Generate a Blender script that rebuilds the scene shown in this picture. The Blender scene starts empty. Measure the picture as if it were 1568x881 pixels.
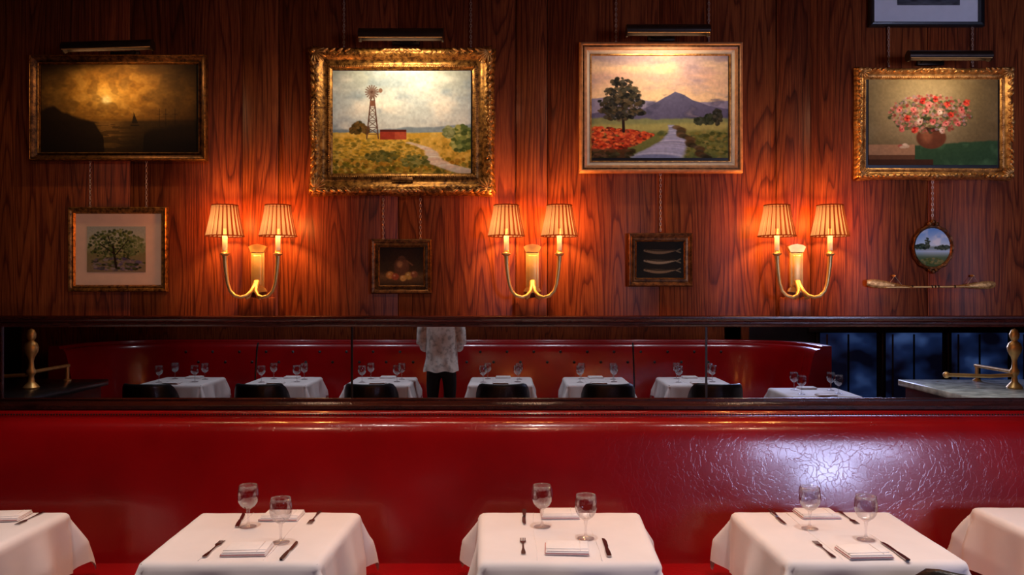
import bpy, bmesh, math, random
import numpy as np
from mathutils import Vector, Matrix, Quaternion
random.seed(7); rng=np.random.RandomState(11)
F=1240.0; D0=4.25; HC=1.77; HY=440.5; CX=784.0
def WX(px,o=0.0): return (px-CX)*(D0-o)/F
def WZ(py,o=0.0): return HC-(py-HY)*(D0-o)/F
TZ=0.75
def onplane(px,py,z=TZ):
    d=(HC-z)*F/(py-HY); return ((px-CX)/F*d, -D0+d)
sc=bpy.context.scene
try:
    sc.view_settings.view_transform='Standard'; sc.view_settings.look='None'
except Exception as e: print(e)
# ------------------------------------------------------------------ materials
def nm(name):
    m=bpy.data.materials.new(name); m.use_nodes=True
    nt=m.node_tree; b=nt.nodes['Principled BSDF']; return m,nt,b
def N(nt,t,**kw):
    n=nt.nodes.new(t)
    for k,v in kw.items():
        if k in n.inputs: n.inputs[k].default_value=v
        else: setattr(n,k,v)
    return n
def L(nt,a,b): nt.links.new(a,b)
def ramp(nt,stops):
    r=nt.nodes.new('ShaderNodeValToRGB'); e=r.color_ramp.elements
    while len(e)<len(stops): e.new(0.5)
    for i,(p,c) in enumerate(stops): e[i].position=p; e[i].color=(*c,1)
    return r
def mapping(nt,scale,coord='Object'):
    t=nt.nodes.new('ShaderNodeTexCoord'); m=nt.nodes.new('ShaderNodeMapping'); m.inputs['Scale'].default_value=scale
    L(nt,t.outputs[coord],m.inputs['Vector']); return m
def simple(name,col,rough=0.5,metal=0.0,var=0.12,nscale=20,bump=0.0,bscale=80,coat=0.0,spec=0.5,sheen=0.0):
    m,nt,b=nm(name)
    mp=mapping(nt,(1,1,1)); n=N(nt,'ShaderNodeTexNoise',Scale=nscale,Detail=4.0); L(nt,mp.outputs[0],n.inputs['Vector'])
    lo=tuple(max(0,c*(1-var)) for c in col); hi=tuple(min(1,c*(1+var)) for c in col)
    r=ramp(nt,[(0.3,lo),(0.7,hi)]); L(nt,n.outputs[0],r.inputs[0]); L(nt,r.outputs[0],b.inputs['Base Color'])
    b.inputs['Roughness'].default_value=rough; b.inputs['Metallic'].default_value=metal
    b.inputs['Coat Weight'].default_value=coat; b.inputs['Specular IOR Level'].default_value=spec
    b.inputs['Sheen Weight'].default_value=sheen
    if bump>0:
        n2=N(nt,'ShaderNodeTexNoise',Scale=bscale,Detail=3.0); L(nt,mp.outputs[0],n2.inputs['Vector'])
        bp=N(nt,'ShaderNodeBump',Strength=bump,Distance=0.01); L(nt,n2.outputs[0],bp.inputs['Height']); L(nt,bp.outputs[0],b.inputs['Normal'])
    return m
def wood(name,dark,mid,light,scale=(5.5,5.5,0.5),rings=20,rough=0.33,attr=True,coat=0.25,ringamt=0.30,spec=0.5):
    m,nt,b=nm(name)
    t=nt.nodes.new('ShaderNodeTexCoord'); src=t.outputs['Object']
    if attr:
        a=nt.nodes.new('ShaderNodeAttribute'); a.attribute_name='poff'
        cb=N(nt,'ShaderNodeCombineXYZ'); mu=N(nt,'ShaderNodeMath',operation='MULTIPLY'); mu.inputs[1].default_value=3.7
        L(nt,a.outputs['Fac'],mu.inputs[0]); L(nt,mu.outputs[0],cb.inputs[0]); L(nt,mu.outputs[0],cb.inputs[2])
        ad=N(nt,'ShaderNodeVectorMath',operation='ADD'); L(nt,src,ad.inputs[0]); L(nt,cb.outputs[0],ad.inputs[1]); src=ad.outputs[0]
    mp=nt.nodes.new('ShaderNodeMapping'); mp.inputs['Scale'].default_value=scale; L(nt,src,mp.inputs['Vector'])
    n=N(nt,'ShaderNodeTexNoise',Scale=1.0,Detail=1.6,Roughness=0.4,Distortion=0.15); L(nt,mp.outputs[0],n.inputs['Vector'])
    mul=N(nt,'ShaderNodeMath',operation='MULTIPLY'); mul.inputs[1].default_value=rings; L(nt,n.outputs[0],mul.inputs[0])
    fr=N(nt,'ShaderNodeMath',operation='FRACT'); L(nt,mul.outputs[0],fr.inputs[0])
    rr=ramp(nt,[(0.0,(0.0,)*3),(0.22,(0.75,)*3),(0.7,(1.0,)*3),(0.93,(0.75,)*3),(1.0,(0.0,)*3)]); L(nt,fr.outputs[0],rr.inputs[0])
    mp2=nt.nodes.new('ShaderNodeMapping'); mp2.inputs['Scale'].default_value=tuple(c*k for c,k in zip(scale,(40,40,11))); L(nt,src,mp2.inputs['Vector'])
    n2=N(nt,'ShaderNodeTexNoise',Scale=1.0,Detail=3.0,Roughness=0.7); L(nt,mp2.outputs[0],n2.inputs['Vector'])
    mx=N(nt,'ShaderNodeMath',operation='MULTIPLY_ADD'); mx.inputs[1].default_value=ringamt; L(nt,rr.outputs[0],mx.inputs[0])
    m3=N(nt,'ShaderNodeMath',operation='MULTIPLY'); m3.inputs[1].default_value=0.78; L(nt,n2.outputs[0],m3.inputs[0]); L(nt,m3.outputs[0],mx.inputs[2])
    mp3=nt.nodes.new('ShaderNodeMapping'); mp3.inputs['Scale'].default_value=(1.8,1.8,0.6); L(nt,src,mp3.inputs['Vector'])
    n4=N(nt,'ShaderNodeTexNoise',Scale=1.0,Detail=1.0); L(nt,mp3.outputs[0],n4.inputs['Vector'])
    a4=N(nt,'ShaderNodeMath',operation='MULTIPLY_ADD'); a4.inputs[1].default_value=0.35; L(nt,n4.outputs[0],a4.inputs[0]); 
    sb=N(nt,'ShaderNodeMath',operation='SUBTRACT'); sb.inputs[1].default_value=0.19; L(nt,mx.outputs[0],sb.inputs[0]); L(nt,sb.outputs[0],a4.inputs[2])
    r=ramp(nt,[(0.20,dark),(0.52,mid),(0.80,light)]); L(nt,a4.outputs[0],r.inputs[0]); L(nt,r.outputs[0],b.inputs['Base Color'])
    b.inputs['Roughness'].default_value=rough; b.inputs['Coat Weight'].default_value=coat; b.inputs['Coat Roughness'].default_value=0.2; b.inputs['Specular IOR Level'].default_value=spec
    bp=N(nt,'ShaderNodeBump',Strength=0.3,Distance=0.002); L(nt,a4.outputs[0],bp.inputs['Height']); L(nt,bp.outputs[0],b.inputs['Normal'])
    return m
M={}
M['wall']=wood('oak_panel_red',(0.016,0.003,0.0012),(0.150,0.028,0.0085),(0.38,0.095,0.022),scale=(7.0,7.0,0.5),rings=17,rough=0.45,coat=0.0,ringamt=0.26,spec=0.22)
M['trim']=wood('dark_mahogany_trim',(0.010,0.002,0.002),(0.035,0.007,0.005),(0.07,0.014,0.009),scale=(0.6,6,6),rings=8,rough=0.25,attr=False)
M['darkwood']=simple('ebonised_wood',(0.012,0.008,0.007),0.3,var=0.3,coat=0.3)
def leather():
    m,nt,b=nm('red_leather')
    mp=mapping(nt,(1,1,1))
    n=N(nt,'ShaderNodeTexNoise',Scale=1.7,Detail=3.0); L(nt,mp.outputs[0],n.inputs['Vector'])
    r=ramp(nt,[(0.3,(0.24,0.0012,0.003)),(0.7,(0.37,0.0025,0.005))]); L(nt,n.outputs[0],r.inputs[0]); L(nt,r.outputs[0],b.inputs['Base Color'])
    b.inputs['Roughness'].default_value=0.24; b.inputs['Specular IOR Level'].default_value=0.5
    b.inputs['Coat Weight'].default_value=0.75; b.inputs['Coat Roughness'].default_value=0.12
    nd=N(nt,'ShaderNodeTexNoise',Scale=9.0,Detail=3.0); L(nt,mp.outputs[0],nd.inputs['Vector'])
    ad=N(nt,'ShaderNodeVectorMath',operation='MULTIPLY_ADD'); ad.inputs[1].default_value=(0.18,0.18,0.18); L(nt,nd.outputs['Color'],ad.inputs[0]); L(nt,mp.outputs[0],ad.inputs[2])
    v=N(nt,'ShaderNodeTexVoronoi',Scale=25.0,feature='DISTANCE_TO_EDGE'); L(nt,ad.outputs[0],v.inputs['Vector'])
    r2=ramp(nt,[(0.0,(0,0,0)),(0.05,(1,1,1))]); L(nt,v.outputs['Distance'],r2.inputs[0])
    n3=N(nt,'ShaderNodeTexNoise',Scale=5.0,Detail=2.0); L(nt,mp.outputs[0],n3.inputs['Vector'])
    b1=N(nt,'ShaderNodeBump',Strength=0.12,Distance=0.0012); L(nt,r2.outputs[0],b1.inputs['Height'])
    b2=N(nt,'ShaderNodeBump',Strength=0.10,Distance=0.008); L(nt,n3.outputs[0],b2.inputs['Height']); L(nt,b1.outputs[0],b2.inputs['Normal'])
    L(nt,b2.outputs[0],b.inputs['Normal']); L(nt,b2.outputs[0],b.inputs['Coat Normal']); return m
M['leather']=leather()
def gold(name,dark,light,rough=0.35,scale=35,metal=0.7):
    m,nt,b=nm(name)
    mp=mapping(nt,(1,1,1)); n=N(nt,'ShaderNodeTexNoise',Scale=scale,Detail=5.0,Roughness=0.7); L(nt,mp.outputs[0],n.inputs['Vector'])
    r=ramp(nt,[(0.38,dark),(0.66,light)]); L(nt,n.outputs[0],r.inputs[0]); L(nt,r.outputs[0],b.inputs['Base Color'])
    b.inputs['Metallic'].default_value=metal; b.inputs['Roughness'].default_value=rough
    bp=N(nt,'ShaderNodeBump',Strength=0.4,Distance=0.004); L(nt,n.outputs[0],bp.inputs['Height']); L(nt,bp.outputs[0],b.inputs['Normal']); return m
M['gold']=gold('antique_gilt',(0.07,0.024,0.004),(0.55,0.25,0.05),scale=45)
M['gold2']=gold('pale_gilt',(0.28,0.12,0.03),(0.80,0.44,0.14))
M['golddark']=gold('dark_bronze_gilt',(0.04,0.014,0.004),(0.26,0.10,0.025),0.4)
M['brownframe']=gold('walnut_frame',(0.05,0.016,0.006),(0.26,0.10,0.028),0.4)
M['linen']=simple('linen_liner',(0.66,0.52,0.38),0.9,bump=0.3,bscale=400)
M['woodframe']=simple('blond_frame',(0.50,0.22,0.08),0.4,var=0.25,nscale=40,coat=0.3)
M['mat']=simple('cream_mat_board',(0.92,0.62,0.40),0.9,var=0.04)
M['whitemat']=simple('white_mat_board',(0.80,0.82,0.86),0.9,var=0.03)
M['black']=simple('black_lacquer',(0.008,0.008,0.010),0.3,coat=0.3)
M['bronze']=simple('dark_bronze',(0.035,0.022,0.016),0.35,metal=0.7,var=0.2)
M['brass']=simple('aged_brass',(0.76,0.50,0.19),0.40,metal=0.7,var=0.18,nscale=15)
M['chain']=simple('steel_chain',(0.50,0.36,0.27),0.35,metal=0.6)
M['candle']=simple('ivory_candle_sleeve',(0.9,0.8,0.6),0.5,var=0.03)
M['cloth']=simple('white_linen_tablecloth',(0.82,0.75,0.75),0.85,var=0.03,nscale=6,bump=0.25,bscale=6,sheen=0.2)
M['napkin']=simple('white_napkin',(0.86,0.80,0.80),0.85,var=0.03,bump=0.15,bscale=60)
M['napred']=simple('napkin_hem_thread',(0.45,0.14,0.14),0.8)
M['steel']=simple('polished_steel',(0.40,0.36,0.36),0.22,metal=1.0)
M['floor']=simple('dark_carpet',(0.05,0.012,0.01),0.95,var=0.4,nscale=60)
M['ceil']=simple('dim_ceiling',(0.10,0.05,0.03),0.8)
M['darkplain']=simple('dark_panel',(0.02,0.016,0.018),0.4,var=0.3,nscale=4)
M['chairleather']=simple('black_leather',(0.012,0.011,0.012),0.35,var=0.3,bump=0.2)
M['marble']=simple('pale_marble',(0.45,0.55,0.58),0.2,var=0.45,nscale=12)
def blue_glow():
    m,nt,b=nm('dark_glass_added_blue_glow'); mp=mapping(nt,(1.6,1,2.4)); n=N(nt,'ShaderNodeTexNoise',Scale=1.3,Detail=2.0); L(nt,mp.outputs[0],n.inputs['Vector'])
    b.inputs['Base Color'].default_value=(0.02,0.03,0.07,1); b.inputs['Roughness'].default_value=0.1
    r=ramp(nt,[(0.42,(0.0008,0.001,0.004)),(0.60,(0.006,0.014,0.05)),(0.75,(0.03,0.06,0.16))]); L(nt,n.outputs[0],r.inputs[0]); L(nt,r.outputs[0],b.inputs['Emission Color']); b.inputs['Emission Strength'].default_value=1.0  # noise-driven emission paints blue glints on dark panels, no lamp behind them
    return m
M['bluedark']=blue_glow()
def mirror_mat():
    m,nt,b=nm('mirror_glass'); b.inputs['Base Color'].default_value=(0.82,0.84,0.88,1); b.inputs['Metallic'].default_value=1; b.inputs['Roughness'].default_value=0.0
    return m
M['mirror']=mirror_mat()
def glass_mat(name='clear_glass',lo=0.05,hi=0.62):
    m=bpy.data.materials.new(name); m.use_nodes=True; nt=m.node_tree; nt.nodes.clear()
    o=N(nt,'ShaderNodeOutputMaterial'); t=N(nt,'ShaderNodeBsdfTransparent'); t.inputs[0].default_value=(0.96,0.95,0.96,1)
    g=N(nt,'ShaderNodeBsdfGlossy'); g.inputs['Roughness'].default_value=0.03
    lw=N(nt,'ShaderNodeLayerWeight'); lw.inputs['Blend'].default_value=0.35
    mr=N(nt,'ShaderNodeMapRange'); mr.inputs[3].default_value=lo; mr.inputs[4].default_value=hi
    L(nt,lw.outputs['Facing'],mr.inputs[0])
    mx=N(nt,'ShaderNodeMixShader'); L(nt,mr.outputs[0],mx.inputs[0]); L(nt,t.outputs[0],mx.inputs[1]); L(nt,g.outputs[0],mx.inputs[2]); L(nt,mx.outputs[0],o.inputs[0]); return m
M['glass']=glass_mat()
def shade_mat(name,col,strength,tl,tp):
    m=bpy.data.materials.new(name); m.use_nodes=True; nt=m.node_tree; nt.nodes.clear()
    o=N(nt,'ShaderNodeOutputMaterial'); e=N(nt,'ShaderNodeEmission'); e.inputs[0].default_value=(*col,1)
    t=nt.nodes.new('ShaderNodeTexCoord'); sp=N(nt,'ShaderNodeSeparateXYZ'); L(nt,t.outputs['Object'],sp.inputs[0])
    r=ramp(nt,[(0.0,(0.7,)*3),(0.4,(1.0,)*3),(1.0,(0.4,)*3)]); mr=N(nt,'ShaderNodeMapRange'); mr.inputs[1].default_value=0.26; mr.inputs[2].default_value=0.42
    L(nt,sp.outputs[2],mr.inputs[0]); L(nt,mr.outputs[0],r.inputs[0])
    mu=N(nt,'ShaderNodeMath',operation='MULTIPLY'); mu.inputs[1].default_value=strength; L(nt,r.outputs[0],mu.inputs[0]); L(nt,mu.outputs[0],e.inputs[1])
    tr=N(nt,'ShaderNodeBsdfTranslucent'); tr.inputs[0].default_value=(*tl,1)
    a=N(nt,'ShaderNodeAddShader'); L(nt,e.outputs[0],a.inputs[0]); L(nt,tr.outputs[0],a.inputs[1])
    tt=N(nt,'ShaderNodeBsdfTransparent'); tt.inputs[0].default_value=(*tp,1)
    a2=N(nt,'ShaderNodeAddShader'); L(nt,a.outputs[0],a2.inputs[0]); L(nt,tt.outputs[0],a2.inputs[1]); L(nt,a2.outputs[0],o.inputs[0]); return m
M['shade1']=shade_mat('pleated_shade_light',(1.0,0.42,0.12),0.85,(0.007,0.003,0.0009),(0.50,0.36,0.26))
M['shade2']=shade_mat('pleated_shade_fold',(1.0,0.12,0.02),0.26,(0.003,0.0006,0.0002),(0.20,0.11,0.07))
def canvas_mat():
    m,nt,b=nm('oil_paint'); a=nt.nodes.new('ShaderNodeAttribute'); a.attribute_name='paint'
    L(nt,a.outputs['Color'],b.inputs['Base Color']); b.inputs['Roughness'].default_value=0.75; b.inputs['Specular IOR Level'].default_value=0.12
    return m
M['canvas']=canvas_mat()
def shirt_mat():
    m,nt,b=nm('patterned_shirt'); mp=mapping(nt,(1,1,1))
    n=N(nt,'ShaderNodeTexNoise',Scale=22.0,Detail=3.0); L(nt,mp.outputs[0],n.inputs['Vector'])
    r=ramp(nt,[(0.34,(0.50,0.48,0.46)),(0.5,(0.84,0.80,0.76)),(0.7,(0.92,0.88,0.84))]); L(nt,n.outputs[0],r.inputs[0]); L(nt,r.outputs[0],b.inputs['Base Color']); b.inputs['Roughness'].default_value=0.85
    return m
M['shirt']=shirt_mat()
M['trouser']=simple('black_trousers',(0.010,0.010,0.012),0.8)
M['skin']=simple('skin',(0.52,0.30,0.21),0.5,var=0.06)
M['hair']=simple('dark_hair',(0.03,0.018,0.012),0.6,var=0.4,nscale=80,bump=0.5,bscale=120)
M['eye']=simple('eye_white',(0.8,0.78,0.75),0.2,var=0.02)
M['paper']=simple('note_paper',(0.8,0.78,0.7),0.8)
# ------------------------------------------------------------------ builder
class B:
    def __init__(s): s.v=[]; s.f=[]; s.mi=[]; s.sm=[]; s.mats=[]; s.po=[]; s.cur=0.0
    def m(s,key):
        if key not in s.mats: s.mats.append(key)
        return s.mats.index(key)
    def add(s,verts,faces,mat,smooth=False):
        o=len(s.v); s.v+= [tuple(p) for p in verts]; s.po+=[s.cur]*len(verts); k=s.m(mat)
        for f in faces: s.f.append(tuple(i+o for i in f)); s.mi.append(k); s.sm.append(smooth)
    def box(s,x0,x1,y0,y1,z0,z1,mat,bev=0.0,segs=2,rot=None,smooth=False):
        bm=bmesh.new(); bmesh.ops.create_cube(bm,size=1.0)
        for v in bm.verts: v.co=Vector((v.co.x*(x1-x0),v.co.y*(y1-y0),v.co.z*(z1-z0)))
        if bev>0: bmesh.ops.bevel(bm,geom=bm.edges[:],offset=bev,segments=segs,affect='EDGES',profile=0.5)
        c=Vector(((x0+x1)/2,(y0+y1)/2,(z0+z1)/2)); bm.verts.index_update()
        vs=[]
        for v in bm.verts:
            p=v.co.copy()
            if rot is not None: p=rot@p
            vs.append(p+c)
        s.add(vs,[[v.index for v in f.verts] for f in bm.faces],mat,smooth or bev>0); bm.free()
    def lathe(s,prof,c=(0,0,0),mat='brass',n=24,mod=None,mat2=None,rot=None,cap=True,sx=1,sy=1):
        vs=[];fs=[];fs2=[]
        for i,(r,z) in enumerate(prof):
            for j in range(n):
                a=2*math.pi*j/n; rr=r*(1+(mod(j,i) if mod else 0)); p=Vector((rr*math.cos(a)*sx,rr*math.sin(a)*sy,z))
                if rot is not None: p=rot@p
                vs.append(p+Vector(c))
        for i in range(len(prof)-1):
            for j in range(n):
                q=(i*n+j,i*n+(j+1)%n,(i+1)*n+(j+1)%n,(i+1)*n+j)
                (fs2 if (mat2 and (j%3==0)) else fs).append(q)
        if cap:
            if prof[0][0]>1e-4: fs.append(tuple(range(n))[::-1])
            if prof[-1][0]>1e-4: fs.append(tuple((len(prof)-1)*n+j for j in range(n)))
        o=len(s.v); s.add(vs,fs,mat,True)
        if fs2:
            k=s.m(mat2)
            for f in fs2: s.f.append(tuple(i+o for i in f)); s.mi.append(k); s.sm.append(True)
    def tube(s,path,rad,mat='brass',n=10,closed=False):
        path=[Vector(p) for p in path]; m=len(path)
        if not isinstance(rad,(list,tuple)): rad=[rad]*m
        vs=[];fs=[]; up=None
        for i,p in enumerate(path):
            a=path[(i-1)%m] if (closed or i>0) else p; b=path[(i+1)%m] if (closed or i<m-1) else p
            t=(b-a).normalized()
            if up is None:
                up=Vector((0,0,1)) if abs(t.z)<0.9 else Vector((0,1,0))
            u=(up-t*up.dot(t)).normalized(); w=t.cross(u); up=u
            for j in range(n):
                g=2*math.pi*j/n; vs.append(p+(u*math.cos(g)+w*math.sin(g))*rad[i])
        for i in range(m if closed else m-1):
            for j in range(n): fs.append((i*n+j,i*n+(j+1)%n,((i+1)%m)*n+(j+1)%n,((i+1)%m)*n+j))
        if not closed: fs.append(tuple(range(n))[::-1]); fs.append(tuple((m-1)*n+j for j in range(n)))
        s.add(vs,fs,mat,True)
    def ell(s,c,r,mat,n=10,k=7,rot=None):
        prof=[(math.sin(math.pi*i/k),-math.cos(math.pi*i/k)) for i in range(k+1)]
        vs=[];fs=[]
        for (a,z) in prof:
            for j in range(n):
                g=2*math.pi*j/n; p=Vector((a*math.cos(g)*r[0],a*math.sin(g)*r[1],z*r[2]))
                if rot is not None: p=rot@p
                vs.append(p+Vector(c))
        for i in range(k):
            for j in range(n): fs.append((i*n+j,i*n+(j+1)%n,(i+1)*n+(j+1)%n,(i+1)*n+j))
        s.add(vs,fs,mat,True)
    def extr(s,prof,x0,x1,mat,smooth=False,nx=1):
        n=len(prof); vs=[];fs=[]
        for i in range(nx+1):
            x=x0+(x1-x0)*i/nx
            for (o,z) in prof: vs.append((x,-o,z))
        for i in range(nx):
            for j in range(n): fs.append((i*n+j,i*n+(j+1)%n,(i+1)*n+(j+1)%n,(i+1)*n+j))
        s.add(vs,fs,mat,smooth); s.add([(x0,-o,z) for o,z in prof],[tuple(range(n))[::-1]],mat); s.add([(x1,-o,z) for o,z in prof],[tuple(range(n))],mat)
    def sweep(s,prof,path,norms,mat,smooth=True):
        n=len(prof); m=len(path); vs=[];fs=[]
        for p,q in zip(path,norms):
            for (o,z) in prof: vs.append((p[0]+q[0]*o,p[1]+q[1]*o,z))
        for i in range(m-1):
            for j in range(n): fs.append((i*n+j,i*n+(j+1)%n,(i+1)*n+(j+1)%n,(i+1)*n+j))
        fs.append(tuple(range(n))); fs.append(tuple((m-1)*n+j for j in range(n))[::-1])
        s.add(vs,fs,mat,smooth)
    def mesh(s,name):
        me=bpy.data.meshes.new(name); me.from_pydata(s.v,[],s.f)
        for k in s.mats: me.materials.append(M[k])
        me.polygons.foreach_set('material_index',s.mi); me.polygons.foreach_set('use_smooth',s.sm)
        a=me.attributes.new('poff','FLOAT','POINT'); a.data.foreach_set('value',s.po)
        bm=bmesh.new(); bm.from_mesh(me); bmesh.ops.recalc_face_normals(bm,faces=bm.faces[:]); bm.to_mesh(me); bm.free()
        me.update(); return me
    def obj(s,name,loc=(0,0,0),autosm=True):
        me=s.mesh(name); o=bpy.data.objects.new(name,me); o.location=loc; sc.collection.objects.link(o)
        if autosm:
            try: me.set_sharp_from_angle(angle=math.radians(50))
            except Exception: pass
        return o
def inst(me,name,loc=(0,0,0),rz=0):
    o=bpy.data.objects.new(name,me); o.location=loc; o.rotation_euler=(0,0,rz); sc.collection.objects.link(o); return o
def group(name,parts,loc=None):
    e=bpy.data.objects.new(name,None); e.empty_display_size=0.1; sc.collection.objects.link(e)
    if loc: e.location=loc
    for p in parts:
        p.parent=e
        if loc: p.matrix_parent_inverse=Matrix.Translation(Vector(loc)).inverted()
    return e
# ------------------------------------------------------------------ room
b=B()
edges=[-620,-340,-60,200,372,427,610,790,838,1010,1188,1240,1420,1600,1850,2150,2500,2890]
for i in range(len(edges)-1):
    x0,x1=WX(edges[i]),WX(edges[i+1]); strip=(edges[i],edges[i+1]) in ((372,427),(790,838),(1188,1240))
    b.cur=i*1.37+0.5
    g=0.0016
    b.box(x0+g,x1-g,-0.010 if strip else -0.002,0.06,0.0,3.6,'wall',bev=0.0015,segs=1)
b.cur=0; b.box(-6,7.2,0.05,0.12,0,3.6,'black')
wn=b.obj('wall_north')
# far (south) wall with windows
b=B(); b.cur=3.1
YS=-5.7
def sw(x0,x1,z0,z1,mat='wall'): b.box(x0,x1,YS-0.12,YS,z0,z1,mat)
xs=-6
k=0
while xs<2.6:
    b.cur=k*2.1; k+=1; sw(xs,min(xs+0.8,2.9),0,3.6); xs+=0.8
b.cur=0
ZL,ZM,ZH=1.50,2.02,2.42
sw(2.6,2.9,0,3.6); sw(4.6,7.2,0,3.6,'darkplain'); sw(2.9,4.6,0,ZL,'darkplain'); sw(2.9,4.6,ZH,3.6,'darkplain'); sw(2.9,3.35,ZL,ZM,'darkplain'); sw(4.0,4.6,ZL,ZM,'darkplain')
b.obj('wall_south')
b=B(); b.box(-6.12,-6,-5.82,0.12,0,3.6,'darkplain'); b.obj('wall_west')
b=B(); b.box(7.2,7.32,-5.82,0.12,0,3.6,'darkplain'); b.obj('wall_east')
b=B(); b.box(-6.12,7.32,-5.82,0.12,-0.1,0,'floor'); b.obj('floor')
b=B(); b.box(-6.12,7.32,-5.82,0.12,3.6,3.7,'ceil'); b.obj('ceiling')
# windows
b=B()
def wframe(x0,x1,z0,z1,t=0.05):
    for a in ((x0,x1,z0,z0+t),(x0,x1,z1-t,z1),(x0,x0+t,z0,z1),(x1-t,x1,z0,z1)): b.box(a[0],a[1],YS-0.1,YS+0.02,a[2],a[3],'black',bev=0.004,segs=1)
    b.box(x0+t,x1-t,YS-0.06,YS-0.055,z0+t,z1-t,'glass')
wframe(2.9,4.6,ZM,ZH,0.02); b.box(3.66,3.69,YS-0.08,YS,ZM+0.02,ZH-0.02,'black'); b.obj('window_1')
b=B(); wframe(3.35,4.0,ZL,ZM,0.02); b.obj('window_2')
# dark blue panels on the far side, glow added for blue glints
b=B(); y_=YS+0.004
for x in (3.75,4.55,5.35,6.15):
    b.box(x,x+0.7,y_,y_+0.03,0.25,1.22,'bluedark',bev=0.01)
    b.box(x+0.08,x+0.1,y_+0.03,y_+0.04,0.25,1.2,'steel'); b.box(x+0.34,x+0.36,y_+0.03,y_+0.04,0.25,1.2,'black')
    b.box(x-0.05,x,y_,y_+0.06,0,1.3,'black',bev=0.01)
b.box(3.6,7.1,y_,y_+0.09,1.22,1.28,'bronze',bev=0.01)
b.obj('added_glow_panels')
# mirror
b=B(); b.box(-2.66,2.75,-0.020,-0.0135,WZ(614),WZ(500),'mirror'); 
for px in (540,1080): b.box(WX(px-1.6),WX(px+1.6),-0.023,-0.02,WZ(614),WZ(500),'bronze')
b.box(-2.69,-2.66,-0.03,-0.0135,WZ(614),WZ(500),'trim'); b.box(2.75,2.78,-0.03,-0.0135,WZ(614),WZ(500),'trim')
b.obj('wall_mirror')
# trims
b=B(); zt=WZ(484,0.06); zb=WZ(501,0.03)
b.extr([(0,zt),(0.055,zt),(0.06,zt-0.004),(0.06,zt-0.014),(0.048,zt-0.018),(0.044,zt-0.03),(0.034,zt-0.036),(0.034,zb+0.008),(0.028,zb),(0,zb)],-4.2,4.4,'trim'); b.obj('trim_1')
b=B(); zt=WZ(611,0.05); 
b.extr([(0,zt),(0.03,zt),(0.036,zt-0.004),(0.036,zt-0.014),(0.10,zt-0.022),(0.108,zt-0.028),(0.108,zt-0.046),(0.10,zt-0.052),(0,zt-0.052)],-4.2,4.4,'trim'); b.obj('trim_2')
ZB=zt-0.052
for px0,px1 in ((371,423),(789,837),(1191,1239)):
    b=B(); b.cur=px0*0.01; b.box(WX(px0),WX(px1),-0.03,-0.012,WZ(484),WZ(456),'wall',bev=0.003); b.obj('trim_3')
# ------------------------------------------------------------------ banquettes
def backprof(zb):
    return [(0.014,0.03),(0.30,0.03),(0.335,0.35),(0.322,0.45),(0.306,0.55),(0.288,0.65),(0.270,0.75),(0.251,0.85),(0.235,0.93),(0.220,1.0),(0.209,1.045),(0.197,1.072),(0.182,1.09),(0.165,1.102),(0.140,1.106),(0.134,1.112),(0.134,1.118),(0.130,zb-0.010),(0.122,zb-0.001),(0.11,zb),(0.014,zb)]
seat=[(0.25,0.03),(0.84,0.03),(0.84,0.12),(0.86,0.14),(0.87,0.34),(0.862,0.39),(0.84,0.418),(0.80,0.43),(0.6,0.436),(0.4,0.434),(0.25,0.43)]
b=B(); pr=backprof(ZB)
b.extr(pr,-3.0,3.0,'leather',True,nx=24)
b.extr(seat,-3.0,3.0,'leather',True,nx=8)
b.extr([(0.014,0.0),(0.80,0.0),(0.80,0.031),(0.014,0.031)],-3.0,3.0,'black')
x=-2.98
zn=(1.118+ZB-0.010)/2
while x<2.98:
    b.ell((x,-0.1335,zn),(0.0048,0.003,0.0048),'bronze',n=6,k=4); x+=0.0145
b.tube([(-3.0,-0.136,1.106),(3.0,-0.136,1.106)],0.004,'leather',6)
b.obj('red_leather_banquette')
b=B(); path=[];nr=[]
x0,x1,R=-5.0,3.45,0.95; y0=YS+0.005
path.append((x0,y0+R+0.25)); nr.append((1,0))
for i in range(13):
    a=math.pi+ (math.pi/2)*i/12; path.append((x0+R+R*math.cos(a),y0+R+R*math.sin(a))); nr.append((-math.cos(a),-math.sin(a)))
for i in range(1,12): 
    path.append((x0+R+(x1-x0-2*R)*i/12,y0)); nr.append((0,1))
for i in range(13):
    a=1.5*math.pi+(math.pi/2)*i/12; path.append((x1-R+R*math.cos(a),y0+R+R*math.sin(a))); nr.append((-math.cos(a),-math.sin(a)))
path.append((x1,y0+R+0.25)); nr.append((-1,0))
b.sweep(pr,path,nr,'leather'); b.sweep(seat,path,nr,'leather')
for xx in (-3.05,-0.8,1.45):
    b.tube([(xx,y0+o+0.002,z) for o,z in pr[2:14]],0.010,'black',6)
xx=-3.9
while xx<2.5:
    for (zz,oo,dx) in ((1.0,0.223,0),(0.88,0.248,0.16)): b.ell((xx+dx,y0+oo,zz),(0.017,0.008,0.017),'darkwood',n=8,k=5)
    xx+=0.32
b.obj('red_leather_banquette')
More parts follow.
